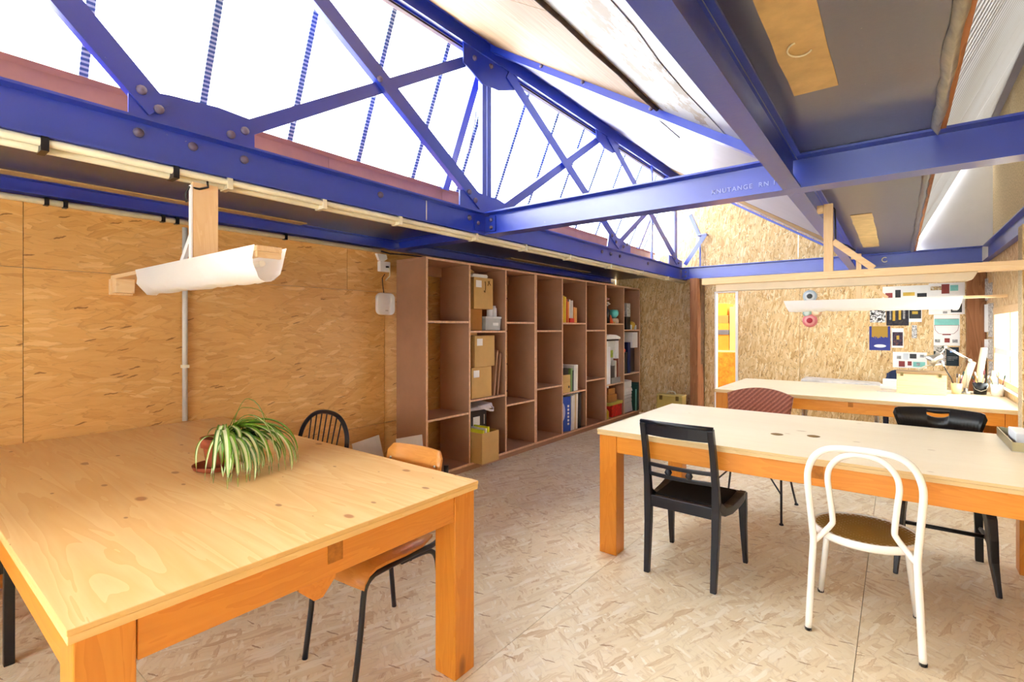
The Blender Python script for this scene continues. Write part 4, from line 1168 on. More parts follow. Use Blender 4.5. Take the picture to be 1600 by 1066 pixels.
MB().extrude([(2.86, 2.08), (2.97, 2.08), (2.98, 2.04), (2.94, 2.014), (2.89, 2.02)], 'x', XW + .001, XW + .03).build('bracket', M['white'], jb)
cord(jb, [(XW + .052, 2.97, 1.96), (XW + .06, 2.985, 1.93), (XW + .05, 2.99, 1.88), (XW + .03, 2.96, 1.84)], M['cream'], .005)
# timber posts
tp = thing('timber_post', 'rough old reddish timber post by the opening', 'post', (-2.37, 7.63, 0), kind='structure')
MB().hex8([(-2.43, 7.46, 0), (-2.315, 7.46, 0), (-2.315, 7.80, 0), (-2.43, 7.80, 0), (-2.435, 7.46, 2.128), (-2.32, 7.46, 2.128), (-2.32, 7.56, 2.128), (-2.435, 7.56, 2.128)]).build('upright', W_('post', 'z'), tp, bevel=.008)
MB().box(-2.34, -2.317, 7.61, 7.79, 0, 2.12).build('cheek', plain('grey_brown_timber', C(112, 88, 66), .8, .2, 0, .2, 12), tp)
tq = tag(MB().box(.632, .795, 7.73, 7.825, 0, 2.125).build('timber_post', W_('post', 'z'), bevel=.006), 'brown knotty timber post in the corner by the window', 'post', kind='structure')

# ================================================================== SHELF CONTENTS
def carton(label, x0, x1, y0, y1, z0, z1, mat=None, lab=True, open_=False, name='cardboard_box', group=None, lid=False):
    t = thing(name, label, 'box', ((x0 + x1) / 2, (y0 + y1) / 2, z0), group=group)
    m = mat or M['card']
    if open_:
        w = .004
        MB().box(x0, x1, y0, y1, z0, z0 + w).build('bottom', m, t)
        for (a, b, c, d) in ((x1 - w, x1, y0, y1), (x0, x0 + w, y0, y1), (x0 + w, x1 - w, y0, y0 + w), (x0 + w, x1 - w, y1 - w, y1)):
            MB().box(a, b, c, d, z0 + w, z1).build('side', m, t)
    else:
        MB().box(x0, x1, y0, y1, z0, z1).build('body', m, t, bevel=.003)
        if lid:
            MB().box(x0 - .004, x1 + .004, y0 - .004, y1 + .004, z1 - .045, z1 + .004).build('lid', m, t, bevel=.003)
    if lab:
        a = y0 + .03
        MB().box(x1 + .0005, x1 + .0015, a, a + .085, z1 - .10, z1 - .03).build('paper_label', M['paper'], t)
    return t
def ink(parent, strokes, x, col=C(60, 44, 30), r=.003):
    m = plain('marker_ink', col, .7, .2, 0, 0)
    for s in strokes: MB().sweep([(x, y, z) for (y, z) in s], r, 4).build('marker_stroke', m, parent)
# bay 2
bt = carton('cardboard box in the top of the second bay with marker scribble', -3.66, -3.325, 3.69, 3.985, 1.588, 1.905)
ink(bt, [[(3.86, 1.87), (3.865, 1.80), (3.855, 1.76), (3.84, 1.775)], [(3.90, 1.83), (3.93, 1.88)], [(3.905, 1.875), (3.945, 1.835)]], -3.323)
carton('brown parcel box supporting the scribbled cardboard box', -3.66, -3.37, 3.655, 3.865, 1.370, 1.586, M['carddark'], False)
tag(MB().extrude([(3.70, 1.907), (3.93, 1.907), (3.945, 1.925), (3.93, 1.945), (3.72, 1.94)], 'x', -3.62, -3.36).build('folded_cloth', M['paper']), 'white folded packet lying on the scribbled box', 'packet')
tag(MB().lathe([(0, 0), (.09, .005), (.11, .03), (.07, .055), (0, .06)], (-3.52, 3.75, 1.943), 12).build('paper_bundle', M['card']), 'crumpled tan bundle at the top of the second bay', 'bundle')
bn = thing('plastic_bin', 'grey plastic bin on the second bay shelf with white bottles', 'bin', (-3.46, 4.01, 1.37))
MB().hex8([(-3.56, 3.885, 1.371), (-3.34, 3.885, 1.371), (-3.34, 4.125, 1.371), (-3.56, 4.125, 1.371), (-3.57, 3.878, 1.50), (-3.333, 3.878, 1.50), (-3.333, 4.132, 1.50), (-3.57, 4.132, 1.50)]).build('body', plain('grey_plastic', C(178, 180, 178), .4, .4, 0, .05), bn, bevel=.006)
MB().box(-3.332, -3.329, 3.99, 4.08, 1.42, 1.45).build('paper_label', M['paper'], bn)
MB().box(-3.575, -3.328, 3.874, 4.136, 1.495, 1.515).build('rim', plain('pale_grey_plastic', C(206, 206, 204), .4, .4, 0, .03), bn, bevel=.004)
for k, y in enumerate((4.02, 4.09)):
    tag(MB().lathe([(0, 0), (.032, 0), (.032, .085), (.02, .10), (.02, .115), (0, .115)], (-3.40, y, 1.516), 14).build('spray_bottle', M['white']), ('white bottle standing on the grey bin beside the parcel' if k == 0 else 'white bottle on the grey bin beside the bay divider'), 'bottle')
carton('upper of two stacked cardboard boxes in the second bay', -3.66, -3.32, 3.70, 4.005, 1.003, 1.318)
carton('lower of two stacked cardboard boxes in the second bay', -3.66, -3.325, 3.655, 3.962, .692, 1.001)
for k, (y, w) in enumerate(((4.015, .02), (4.075, .014))):
    tag(MB().hex8([(-3.66, y - .01, .692), (-3.33, y - .01, .692), (-3.33, y - .01 + w, .692), (-3.66, y - .01 + w, .692), (-3.66, y + .045, 1.16 - k * .03), (-3.33, y + .045, 1.16 - k * .03), (-3.33, y + .045 + w, 1.16 - k * .03), (-3.66, y + .045 + w, 1.16 - k * .03)])
        .build('brown_panel', M['mdf']), ('thicker brown board leaning beside the stacked boxes' if k == 0 else 'thinner brown board leaning against the second divider'), 'board')
dc = thing('document_case', 'black document case in the bottom of the second bay', 'case', (-3.5, 3.81, .08))
MB().box(-3.66, -3.40, 3.64, 3.975, .078, .56).build('body', M['black'], dc, bevel=.012)
MB().box(-3.399, -3.397, 3.76, 3.86, .40, .49).build('paper_label', M['paper'], dc)
for y in (3.69, 3.93): MB().box(-3.399, -3.396, y - .006, y + .006, .40, .50).build('strap', M['steel'], dc)
bg = thing('tote_bag', 'folded pale tote bag on the black document case', 'bag', (-3.5, 3.82, .562))
MB().hex8([(-3.66, 3.64, .562), (-3.37, 3.64, .562), (-3.33, 4.0, .562), (-3.66, 4.0, .562), (-3.66, 3.65, .60), (-3.38, 3.65, .585), (-3.34, 3.99, .62), (-3.66, 3.99, .64)]).build('body', plain('lilac_canvas', C(206, 200, 206), .8, .2, 0, .08), bg, bevel=.01)
MB().sweep([(-3.35, 3.78, .60), (-3.30, 3.82, .585), (-3.29, 3.90, .555), (-3.30, 3.96, .545), (-3.32, 3.985, .57), (-3.35, 3.96, .60)], .012, 8, flat=.5).build('handle', plain('lilac_webbing', C(222, 214, 218), .8, .2, 0, .06), bg)
mg = carton('open kraft box jutting from the bottom of the second bay', -3.385, -3.165, 3.630, 3.885, .078, .375, M['card'], False, True)
for k, (y, c) in enumerate(((3.66, C(226, 228, 60)), (3.70, C(236, 236, 226)), (3.735, C(230, 232, 40)))):
    tag(MB().box(-3.37, -3.18, y, y + .02, .084, .40 + .012 * k).build('paper_folder', plain('folder_%d' % k, c, .6, .3, 0, .05)),
        ('lime folder at the back of the open kraft box', 'white folder between the lime ones in the kraft box', 'brightest yellow folder in the open kraft box')[k], 'folder')
# bay 5: books
def book(label, x0, x1, y, w, z0, h, col, lean=0.0, name='book', group='books in the fifth bay', pages=True):
    t = thing(name, label, 'book', ((x0 + x1) / 2, y + w / 2, z0), group=group)
    m = plain('cover_%d_%d_%d' % tuple(int(c * 99) for c in col[:3]), col, .5, .35, 0, .06)
    def hx(a, b, c, d, e, f):
        return MB().hex8([(a, c, e), (b, c, e), (b, d, e), (a, d, e), (a, c + lean, f), (b, c + lean, f), (b, d + lean, f), (a, d + lean, f)])
    hx(x0, x1, y, y + w, z0, z0 + h).build('cover', m, t, bevel=.0015)
    if pages: hx(x0 + .004, x1 - .006, y + w * .12, y + w * .88, z0 + h, z0 + h + .001).build('pages', M['paper'], t)
    return t
yb = 5.335; bc_ = [(.045, .335, C(226, 180, 40), 'wide yellow book first in the row'), (.035, .325, C(222, 196, 70), 'pale yellow book next to the wide yellow one'), (.03, .30, C(202, 60, 34), 'tall red-brown book behind the orange spines'),
               (.035, .27, C(232, 150, 70), 'orange book among the yellow and white spines'), (.03, .295, C(222, 214, 204), 'white book with pinkish spine in the top row'), (.028, .28, C(190, 190, 188), 'grey book in the top row of the fifth bay'),
               (.03, .285, C(208, 208, 204), 'light grey book after the dark gap'), (.04, .20, C(228, 160, 84), 'short tan-orange book near the end of the row'), (.038, .195, C(222, 170, 96), 'last short tan book of the top row')]
for (w, h, c, s) in bc_:
    book(s, -3.56, -3.315 + (.008 if h < .25 else 0), yb, w, 1.4635, h, c); yb += w + .003
tag(MB().box(-3.306, -3.285, 5.465, 5.57, 1.4635, 1.52).build('red_tin', plain('red_enamel', C(208, 38, 34), .4, .5, 0, .05), bevel=.004), 'small red box before the row of orange books', 'box')
sb = carton('lower small kraft carton in the middle of the fifth bay', -3.55, -3.31, 5.335, 5.51, .577, .70, M['card'], False)
MB().box(-3.3095, -3.308, 5.46, 5.49, .63, .66).build('black_mark', M['black'], sb)
carton('upper small kraft carton stacked in the fifth bay', -3.55, -3.31, 5.335, 5.51, .701, .80, M['card'], False)
tag(MB().box(-3.54, -3.325, 5.34, 5.50, .802, .88).build('camera_bag', M['black'], bevel=.015), 'black pouch on the small kraft cartons', 'pouch')
for k, (y, w, h, c, s) in enumerate(((5.525, .04, .30, C(120, 150, 90), 'green patterned book beside the small cartons'), (5.57, .03, .27, C(70, 74, 84), 'dark grey book beside the green patterned one'),
                               (5.605, .05, .33, C(228, 230, 226), 'thick white binder on the middle shelf'), (5.66, .045, .335, C(236, 234, 226), 'second white binder leaning on the thick one'))):
    book(s, -3.60, -3.315, y, w, .577, h, c, .008, group='books on the middle shelf of the fifth bay')
bl = thing('record_sleeve', 'large blue sleeve with pale disc and lettering', 'sleeve', (-3.35, 5.43, .078), math.radians(0))
Mz = Matrix.Translation((-3.395, 5.345, .078)) @ Matrix.Rotation(math.radians(-24), 4, 'Z')
MB().box(-.012, .012, 0, .19, 0, .44).xform(Mz).build('sleeve', plain('blue_print', C(38, 74, 170), .45, .4, 0, .06), bl)
MB().extrude([(.055 + .05 * math.cos(a), .25 + .12 * math.sin(a)) for a in [k * .262 for k in range(24)]], 'x', .0125, .0135).xform(Mz).build('cover_disc', plain('lilac_print', C(196, 196, 220), .5, .3, 0, .05), bl)
for k in range(6): MB().box(.0125, .0138, .140, .165, .08 + .045 * k, .108 + .045 * k).xform(Mz).build('print', M['paper'], bl)
for k, (y, w, h, c, s) in enumerate(((5.535, .045, .44, C(224, 222, 216), 'pale grey album next to the large blue sleeve'), (5.585, .035, .45, C(232, 228, 214), 'ivory album in the bottom of the fifth bay'),
                               (5.625, .03, .455, C(214, 190, 140), 'tan board among the pale albums'), (5.66, .04, .46, C(236, 230, 214), 'last cream album before the dark one'), (5.73, .06, .46, C(66, 58, 54), 'dark slim portfolio at the end of the albums'))):
    book(s, -3.62, -3.315, y, w, .078, h, c, .015, group='tall books at the bottom of the fifth bay')
# bay 7
def bottle(label, x, y, z, r, h, col, cap=None, name='bottle', neck=.4):
    t = thing(name, label, 'bottle', (x, y, z))
    MB().lathe([(0, 0), (r, 0), (r, h * .68), (r * neck, h * .82), (r * neck, h * .93), (0, h * .93)], (x, y, z), 16).build('body', plain('bottle_%s' % name, col, .25, .5, 0, .05), t)
    MB().lathe([(r * neck * 1.2, h * .93), (r * neck * 1.2, h), (0, h)], (x, y, z), 12).build('cap', plain('cap_paint', cap or C(230, 230, 226), .4, .4, 0, .0), t)
    return t
z7 = 1.4635
bottle('dark bottle with silver dots in the top far bay', -3.35, 6.60, z7, .045, .27, C(26, 26, 28), C(200, 200, 196))
MBd = tag(MB().lathe([(0, 0), (.055, 0), (.02, .12), (0, .125)], (-3.362, 6.72, z7), 14).build('orange_cone', plain('orange_plastic', C(232, 92, 38), .4, .4, 0, .05)), 'orange cone shaped tub among the far bay bottles', 'tub')
tag(MB().lathe([(0, 0), (.065, 0), (.068, .04), (.06, .075), (0, .08)], (-3.375, 6.89, z7), 18).build('round_tin', plain('cream_tin', C(214, 196, 168), .5, .4, 0, .1, 30)), 'cream round tin below the turquoise bowl', 'tin')
tag(MB().lathe([(0, 0), (.05, .0), (.085, .05), (.088, .09), (.07, .12), (0, .125)], (-3.392, 6.88, z7 + .082), 20).build('turquoise_bowl', plain('turquoise_glaze', C(92, 192, 186), .3, .5, 0, .06)), 'turquoise bowl on the cream tin in the far bay', 'bowl')
fl_ = thing('dried_flowers', 'sprig of small white flowers in the top far bay', 'flowers', (-3.45, 6.72, z7))
for k in range(9):
    x, y, z = -3.42 + R.uniform(-.07, .06), 6.65 + R.uniform(-.1, .1), z7 + R.uniform(.28, .36)
    MB().sweep([(-3.52, 6.68, z7), ((x - 3.52) / 2, (y + 6.68) / 2, z - .08), (x, y, z)], .002, 4).build('stem', M['leafdark'], fl_)
    MB().lathe([(0, -.012), (.02, 0), (.024, .008), (0, .016)], (x, y, z), 8).build('bloom', M['paper'] if k % 3 else plain('pink_bloom', C(190, 140, 146), .6, .3, 0, .1), fl_)
tag(MB().lathe([(0, 0), (.03, .0), (.032, .02), (0, .03)], (-3.34, 6.795, z7 + .0005), 12).build('small_jar', M['card']), 'tiny tan jar at the edge of the far bay shelf', 'jar')
z7 = .5765
tag(MB().box(-3.62, -3.31, 6.510, 6.56, z7, 1.20).build('white_board', M['paper'], bevel=.002), 'tall white board standing at the bay divider', 'board')
tag(MB().box(-3.55, -3.31, 6.565, 6.64, z7, 1.12).build('file_box', M['white'], bevel=.003), 'narrow white file box left of the framed picture', 'box')
pf = thing('picture_frame', 'white framed picture standing in the far bay', 'picture', (-3.45, 6.86, z7))
for (a, b, c, d) in ((6.67, 7.055, 1.20, 1.225), (6.67, 7.055, z7, z7 + .03), (6.67, 6.69, z7 + .03, 1.20), (6.97, 7.055, z7 + .03, 1.20)):
    MB().box(-3.42, -3.38, a, b, c, d).build('frame', M['white'] if c != 1.20 or a != 6.67 else M['black'], pf)
MB().box(-3.415, -3.40, 6.69, 6.97, z7 + .03, 1.20).build('picture', plain('pale_print', C(214, 216, 208), .6, .3, 0, .06, 10), pf)
MB().box(-3.399, -3.397, 6.80, 6.90, .95, 1.06).build('green_print', plain('green_print', C(160, 180, 76), .6, .3, 0, .2, 30), pf)
for k, (y, w, h, c, s) in enumerate(((6.70, .04, .26, C(92, 80, 72), 'dark book before the framed picture'), (6.745, .05, .33, C(206, 200, 190), 'pale grey book before the framed picture'), (6.80, .06, .36, C(132, 66, 44), 'rust red book before the framed picture'))):
    book(s, -3.375, -3.318, y + .06, w, z7, h, c, group='books in the far bay')
tag(MB().box(-3.316, -3.296, 6.66, 6.94, z7, .66).build('grey_tray', plain('grey_card', C(150, 146, 140), .6, .3, 0, .05), bevel=.003), 'low grey tray at the front of the far bay shelf', 'tray')
tag(MB().extrude([(6.52, 1.226), (7.05, 1.226), (7.04, 1.26), (6.9, 1.29), (6.7, 1.30), (6.55, 1.28)], 'x', -3.62, -3.34).build('folded_plastic', M['paper'], bevel=.01), 'white folded plastic on the far bay frames', 'packet')
z7 = .0775
carton('rust coloured carton at the bottom of the far bay', -3.6, -3.335, 6.62, 6.90, .30, .41, M['carddark'], False)
carton('smaller rust coloured carton on top of the other', -3.58, -3.345, 6.65, 6.86, .411, .50, M['carddark'], False)
tag(MB().box(-3.60, -3.305, 6.60, 7.04, .255, .298).build('lime_tray', plain('lime_wood', C(196, 180, 84), .6, .3, 0, .08), bevel=.003), 'yellow-green shallow tray above the red carton', 'tray')
tag(MB().box(-3.60, -3.32, 6.72, 7.04, z7, .254).build('red_carton', plain('red_print', C(206, 44, 36), .5, .4, 0, .15, 30), bevel=.003), 'bright red printed carton at the bottom of the far bay', 'box')
tag(MB().lathe([(0, 0), (.04, 0), (.04, .1), (.015, .14), (0, .14)], (-3.345, 6.57, z7), 14).build('glue_bottle', plain('yellow_plastic', C(222, 190, 54), .4, .4, 0, .1)), 'yellow glue bottle beside the red carton', 'bottle')
tag(MB().lathe([(0, 0), (.045, 0), (.045, .16), (.02, .19), (0, .19)], (-3.44, 6.60, z7), 14).build('blue_tub', plain('blue_plastic', C(96, 140, 168), .4, .4, 0, .1)), 'pale blue bottle behind the yellow glue bottle', 'bottle')
tag(MB().lathe([(0, 0), (.022, 0), (.022, .045), (0, .049)], (-3.42, 6.75, .5015), 12).build('small_jar', M['paper']), 'small white jar on the rust coloured cartons', 'jar')
# bay 8
z8 = 1.3695
bottle('black spray can in the last bay', -3.38, 7.15, z8, .04, .33, C(22, 22, 24), C(24, 24, 26), neck=.5)
carton('black and white printed box in the last bay', -3.46, -3.315, 7.20, 7.34, z8 + .20, z8 + .41, plain('silver_print', C(190, 190, 186), .5, .4, 0, .25, 40), False)
tag(MB().box(-3.46, -3.318, 7.20, 7.34, z8, z8 + .199).build('black_box', M['black'], bevel=.003), 'black box below the printed silver box', 'box')
tag(MB().lathe([(0, 0), (.05, 0), (.055, .03), (.075, .07), (.06, .11), (.02, .13), (0, .13)], (-3.36, 7.45, z8), 14).build('gold_teapot', plain('gold_paint', C(206, 170, 66), .35, .5, .3, .1)), 'gold rounded pot in the last bay', 'pot')
for k, y in enumerate((7.37, 7.54)):
    tag(MB().lathe([(0, 0), (.02, 0), (.02, .07), (0, .075)], (-3.325, y, z8), 10).build('paint_pot', M['paper']), ('slim white pot before the gold pot' if k == 0 else 'white paint pot after the gold pot'), 'pot')
z8 = .6915
tag(MB().box(-3.64, -3.31, 7.40, 7.60, 1.08, 1.325).build('white_carton', M['white'], bevel=.004), 'white carton near the top of the last bay middle shelf', 'box')
tag(MB().box(-3.62, -3.36, 7.40, 7.59, z8, 1.079).build('drawing_case', M['black'], bevel=.004), 'black case standing below the white carton', 'case')
tag(MB().box(-3.60, -3.31, 7.10, 7.22, z8, 1.02).build('black_binder', M['black'], bevel=.003), 'black binder at the start of the last bay', 'binder')
tag(MB().box(-3.58, -3.305, 7.225, 7.32, z8, 1.17).build('navy_folder', plain('navy_cloth', C(38, 48, 96), .6, .3, 0, .06), bevel=.004), 'navy cloth folder in the last bay', 'folder')
tag(MB().box(-3.55, -3.36, 7.325, 7.365, z8, 1.0).build('white_folder', M['paper'], bevel=.003), 'slim white folder next to the navy one', 'folder')
tag(MB().lathe([(0, 0), (.045, .0), (.058, .03), (.03, .06), (0, .065)], (-3.37, 7.155, 1.021), 14).build('red_cloth', plain('red_cloth', C(206, 70, 60), .7, .2, 0, .1)), 'red rag above the black binder', 'rag')
z = .0775
for k in range(6):
    h = (.16, .06, .05, .05, .06, .13)[k]
    mb = MB().hex8([(-3.62, 7.10, z), (-3.325 + R.uniform(-.02, .01), 7.10, z), (-3.325 + R.uniform(-.02, .01), 7.45, z), (-3.62, 7.45, z), (-3.60, 7.11, z + h - .003), (-3.34, 7.11, z + h - .003 - (.03 if k == 5 else 0)), (-3.34, 7.44, z + h - .003 - (.02 if k == 5 else 0)), (-3.60, 7.44, z + h - .003)])
    tag(mb.build('paper_ream', plain('grey_white_packet_%d' % k, C(206 + 4 * k, 202 + 4 * k, 194 + 4 * k), .6, .3, 0, .05), bevel=.008),
        ('lowest thick grey packet in the last bay stack', 'second packet from the bottom of the last bay stack', 'third packet from the bottom of the last bay stack', 'fourth packet from the bottom of the last bay stack', 'fifth packet just under the top of the last bay stack', 'top slumped white packet of the last bay stack')[k], 'packet', 'packets stacked in the last bay')
    z += h
tag(MB().box(-3.60, -3.27, 7.50, 7.535, .0775, .50).build('green_board', plain('dark_green', C(20, 70, 56), .5, .4, 0, .08), bevel=.002), 'dark green board beside the packet stack', 'board')
tag(MB().box(-3.60, -3.29, 7.545, 7.60, .0775, .52).build('green_file', plain('deep_green', C(24, 60, 48), .5, .4, 0, .08), bevel=.002), 'deep green file at the shelf end panel', 'file')
tag(MB().sweep([(-3.285, 7.475, .0775), (-3.285, 7.478, .42)], .011, 8).build('green_tube', plain('mint_tube', C(110, 170, 150), .5, .4, 0, .05)), 'thin mint green tube before the green board', 'tube')
# cards leaning by the first shelf
tag(MB().hex8([(-3.42, 2.45, 0), (-3.415, 2.45, 0), (-3.415, 2.74, 0), (-3.42, 2.74, 0), (-3.56, 2.45, .44), (-3.555, 2.45, .44), (-3.555, 2.72, .47), (-3.56, 2.72, .47)]).build('mount_card', plain('grey_card_a', C(212, 204, 190), .7, .2, 0, .03)), 'grey card leaning on the honey wall behind the round chair', 'card')
tag(MB().hex8([(-3.16, 2.62, 0), (-3.155, 2.62, 0), (-3.255, 2.99, 0), (-3.26, 2.99, 0), (-3.21, 2.62, .50), (-3.205, 2.62, .50), (-3.305, 2.99, .46), (-3.31, 2.99, .46)]).build('mount_card', plain('grey_card_b', C(208, 198, 184), .7, .2, 0, .03)), 'grey card leaning at the shelf end behind the school chair', 'card')
# case by the post
cs = thing('carrying_case', 'olive carrying case standing before the timber post', 'case', (-2.6, 7.2, 0))
MB().box(-2.81, -2.43, 7.12, 7.30, .001, .40).build('body', plain('olive_case', C(190, 170, 92), .55, .4, 0, .06), cs, bevel=.008)
MB().box(-2.812, -2.428, 7.118, 7.302, .401, .425).build('lid', plain('olive_edge', C(206, 190, 120), .55, .4, 0, .06), cs, bevel=.005)
for x in (-2.74, -2.50): MB().box(x - .022, x + .022, 7.110, 7.118, .345, .41).build('latch', M['brass'], cs)
MB().sweep([(-2.68, 7.21, .425), (-2.675, 7.21, .45), (-2.65, 7.21, .465), (-2.60, 7.21, .468), (-2.565, 7.21, .455), (-2.555, 7.21, .425)], .009, 8).build('handle', M['cream'], cs)
# store shelves behind the opening
sr = thing('store_rack', 'store rack with boxes beyond the opening', 'rack', (-2.6, 8.9, 0))
for z in (1.02,): bx('shelf', W_('stick', 'x'), sr, -3.4, -1.5, 8.7, 9.3, z - .02, z)
bx('front_panel', plain('orange_strand_panel', C(220, 130, 40), .6, .3, 0, .2, 14), sr, -3.4, -1.5, 8.70, 8.72, 0, .99)
for (x, y) in ((-3.4, 9.26), (-1.54, 9.26)): bx('leg', W_('stick', 'z'), sr, x, x + .04, y, y + .04, 0, 1.0)
def abox(label, x0, x1, z0, z1, mat=M['cardlit'], lab=False, band=None, y0=8.75):
    t = thing('storage_box', label, 'box', ((x0 + x1) / 2, y0 + .2, z0), group='boxes on the store rack')
    MB().box(x0, x1, y0, y0 + .4, z0, z1).build('body', mat, t, bevel=.004)
    if lab: MB().box(x0 + .16, x0 + .23, y0 - .0015, y0 - .0005, z1 - .14, z1 - .04).build('paper_label', M['paper'], t)
    else: MB().box((x0 + x1) / 2 - .04, (x0 + x1) / 2 + .04, y0 - .0015, y0 - .0005, z1 - .075, z1 - .055).build('hand_hole', M['black'], t)
    return t
abox('lowest archive box on the store rack', -2.62, -2.21, 1.0205, 1.28)
tag(MB().box(-2.64, -2.206, 8.74, 9.15, 1.281, 1.36).build('box_lid', plain('slate_lid', C(92, 94, 104), .6, .3, 0, .05), bevel=.004), 'slate grey lid between the stacked store boxes', 'lid')
abox('archive box on the slate grey lid', -2.62, -2.21, 1.361, 1.47)
abox('plain taped carton above the archive boxes', -2.63, -2.22, 1.471, 1.60, M['carddark'])
abox('top labelled carton on the store rack', -2.64, -2.24, 1.601, 1.80, M['cardlit'], True)
abox('pale carton at the side of the labelled one', -2.2, -1.9, 1.0205, 1.74, M['card'])

# ================================================================== DESK AND WALL PIECES
def mottled(name, cols, sc, rough=.6):
    t = NT(name, rough, .3)
    f = t.noise(t.coords(), sc, 3, .6, .8)
    n = len(cols)
    t.color(t.ramp(f, [(.32 + .36 * k / max(1, n - 1), c) for k, c in enumerate(cols)]))
    return t.mat
YP = YB - .001
def sheet(name, label, cat, x0, x1, z0, z1, mat, bits=(), group='pictures pinned on the end wall', y=YP, th=.0015):
    t = thing(name, label, cat, ((x0 + x1) / 2, y, z0), group=group)
    MB().box(x0, x1, y - th, y, z0, z1).build('sheet', mat, t)
    for k, (a, b, c, d, mt) in enumerate(bits):
        MB().box(x0 + (x1 - x0) * a, x0 + (x1 - x0) * b, y - th - .0008 - .0002 * k, y - th, z0 + (z1 - z0) * c, z0 + (z1 - z0) * d).build('print', mt, t)
    return t
BK, GR, TL = M['black'], plain('grey_print', C(150, 150, 150), .6, .3, 0, .3, 60), plain('teal_print', C(130, 200, 190), .6, .3, 0, .08)
RD, GD = plain('maroon_print', C(140, 60, 56), .6, .3, 0, .15), plain('ochre_print', C(206, 170, 70), .6, .3, 0, .15)
def blueposter():
    t = NT('blue_gold_poster', .5, .3)
    v = t.coords(0); sp = t.n('ShaderNodeSeparateXYZ'); t.l(v, sp.inputs[0])
    f = t.math('ADD', sp.outputs[2], t.math('MULTIPLY', t.math('SUBTRACT', t.noise(v, 30, 3, .6), .5), .14))
    m = t.math('MULTIPLY', t.math('GREATER_THAN', f, .165), t.math('LESS_THAN', t.math('ABSOLUTE', sp.outputs[0]), .082))
    t.color(t.mix(m, C(48, 58, 136), C(176, 138, 50)))
    return t.mat
sheet('poster', 'blue poster with gold top and white oval', 'poster', -.283, -.069, 1.113, 1.416, blueposter())
ov = MB().extrude([(-.172 + .062 * math.cos(a), 1.168 + .020 * math.sin(a)) for a in [k * .3142 for k in range(20)]], 'y', YP - .0035, YP - .0015).build('white_oval', M['paper'], bpy.data.objects['poster'])
sheet('postcard', 'white bordered dark postcard beside the blue poster', 'postcard', -.057, .062, 1.150, 1.392, M['paper'], [(.08, .94, .10, .80, mottled('dark_plate', [C(30, 24, 40), C(60, 50, 70), C(120, 70, 60)], 30)), (.42, .64, .42, .62, GD)])
sheet('print_sheet', 'white sheet of small photos above the wooden box', 'print', -.044, .284, .905, 1.098, M['paper'],
      [(.12, .25, .55, .75, GR), (.31, .47, .5, .92, plain('pale_grey_print', C(216, 220, 224), .6, .3, 0, .1)), (.5, .7, .6, .9, BK), (.8, .92, .68, .86, GR), (.18, .36, .06, .42, RD), (.44, .56, .15, .42, RD), (.60, .95, .08, .40, TL), (.70, .80, .15, .35, GR)])
sheet('print_sheet', 'wide white sheet partly behind the paper lamp', 'print', -.146, .304, 1.70, 1.914, M['paper'], [(.06, .22, .25, .62, RD), (.28, .40, .2, .78, BK), (.45, .70, .42, .62, GD), (.75, .95, .2, .55, BK)])
sheet('print_sheet', 'large white sheet of bowls beside the corner post', 'print', .30, .624, 1.556, 1.93, M['paper'], [(.05, .36, .78, .90, mottled('bowl_print', [C(40, 60, 120), C(180, 150, 90), C(220, 220, 210)], 40)), (.36, .58, .66, .96, RD), (.6, .82, .74, .92, TL), (.62, .92, .06, .34, BK), (.66, .8, .12, .28, M['paper']), (.4, .52, .03, .10, GR)])
sheet('postcard', 'black and white patterned card under the paper lamp', 'postcard', -.277, -.114, 1.464, 1.66, mottled('ink_pattern', [C(20, 20, 20), C(30, 30, 30), C(240, 240, 238), C(240, 240, 238)], 34))
sheet('photo_print', 'dark photo of tall gilt vessels', 'photo', -.108, .112, 1.425, 1.66, mottled('dark_vessels', [C(24, 22, 34), C(40, 38, 50), C(70, 64, 60)], 18), [(.14, .22, .3, .9, GR), (.28, .40, .25, .95, GD), (.55, .66, .3, .95, GD), (.74, .84, .35, .9, GR)])
sheet('postcard', 'white bordered photo of a gold dish', 'postcard', .112, .236, 1.468, 1.66, M['paper'], [(.03, .95, .22, 1.0, BK), (.25, .7, .5, .68, GD)])
sheet('bookmark', 'narrow black and white cut-out on the end wall', 'cut-out', .140, .190, 1.27, 1.43, mottled('ink_cutout', [C(20, 20, 20), C(240, 240, 238), C(24, 24, 24), C(244, 244, 240)], 40))
bw = sheet('poster', 'white poster of a bowl with turquoise band', 'poster', .345, .580, 1.186, 1.552, M['paper'], [(.03, .97, .66, .86, TL), (.04, .96, .655, .665, RD), (.04, .96, .86, .87, RD), (.34, .66, .34, .38, RD), (.05, .25, .10, .2, GR), (.42, .62, .10, .24, RD), (.72, .92, .10, .2, GR)])
MB().sweep([(.353, YP - .004, 1.43), (.36, YP - .004, 1.37), (.39, YP - .004, 1.33), (.46, YP - .004, 1.315), (.53, YP - .004, 1.33), (.562, YP - .004, 1.37), (.572, YP - .004, 1.43)], .0025, 4).build('bowl_outline', RD, bw)
sheet('postcard', 'photo collage half hidden by the desk lamp', 'postcard', .345, .455, .955, 1.184, mottled('collage', [C(30, 40, 30), C(90, 90, 80), C(220, 216, 206), C(130, 60, 50)], 22))
sheet('poster', 'dark poster with a blue glowing ring', 'poster', .458, .572, .948, 1.170, mottled('night_poster', [C(24, 34, 42), C(34, 46, 54)], 10), [(.3, .75, .72, .86, plain('ring_blue', C(110, 160, 220), .5, .3, 0, .1)), (.1, .9, .38, .40, GR), (.1, .9, .46, .48, GR), (.1, .6, .3, .32, GR)])
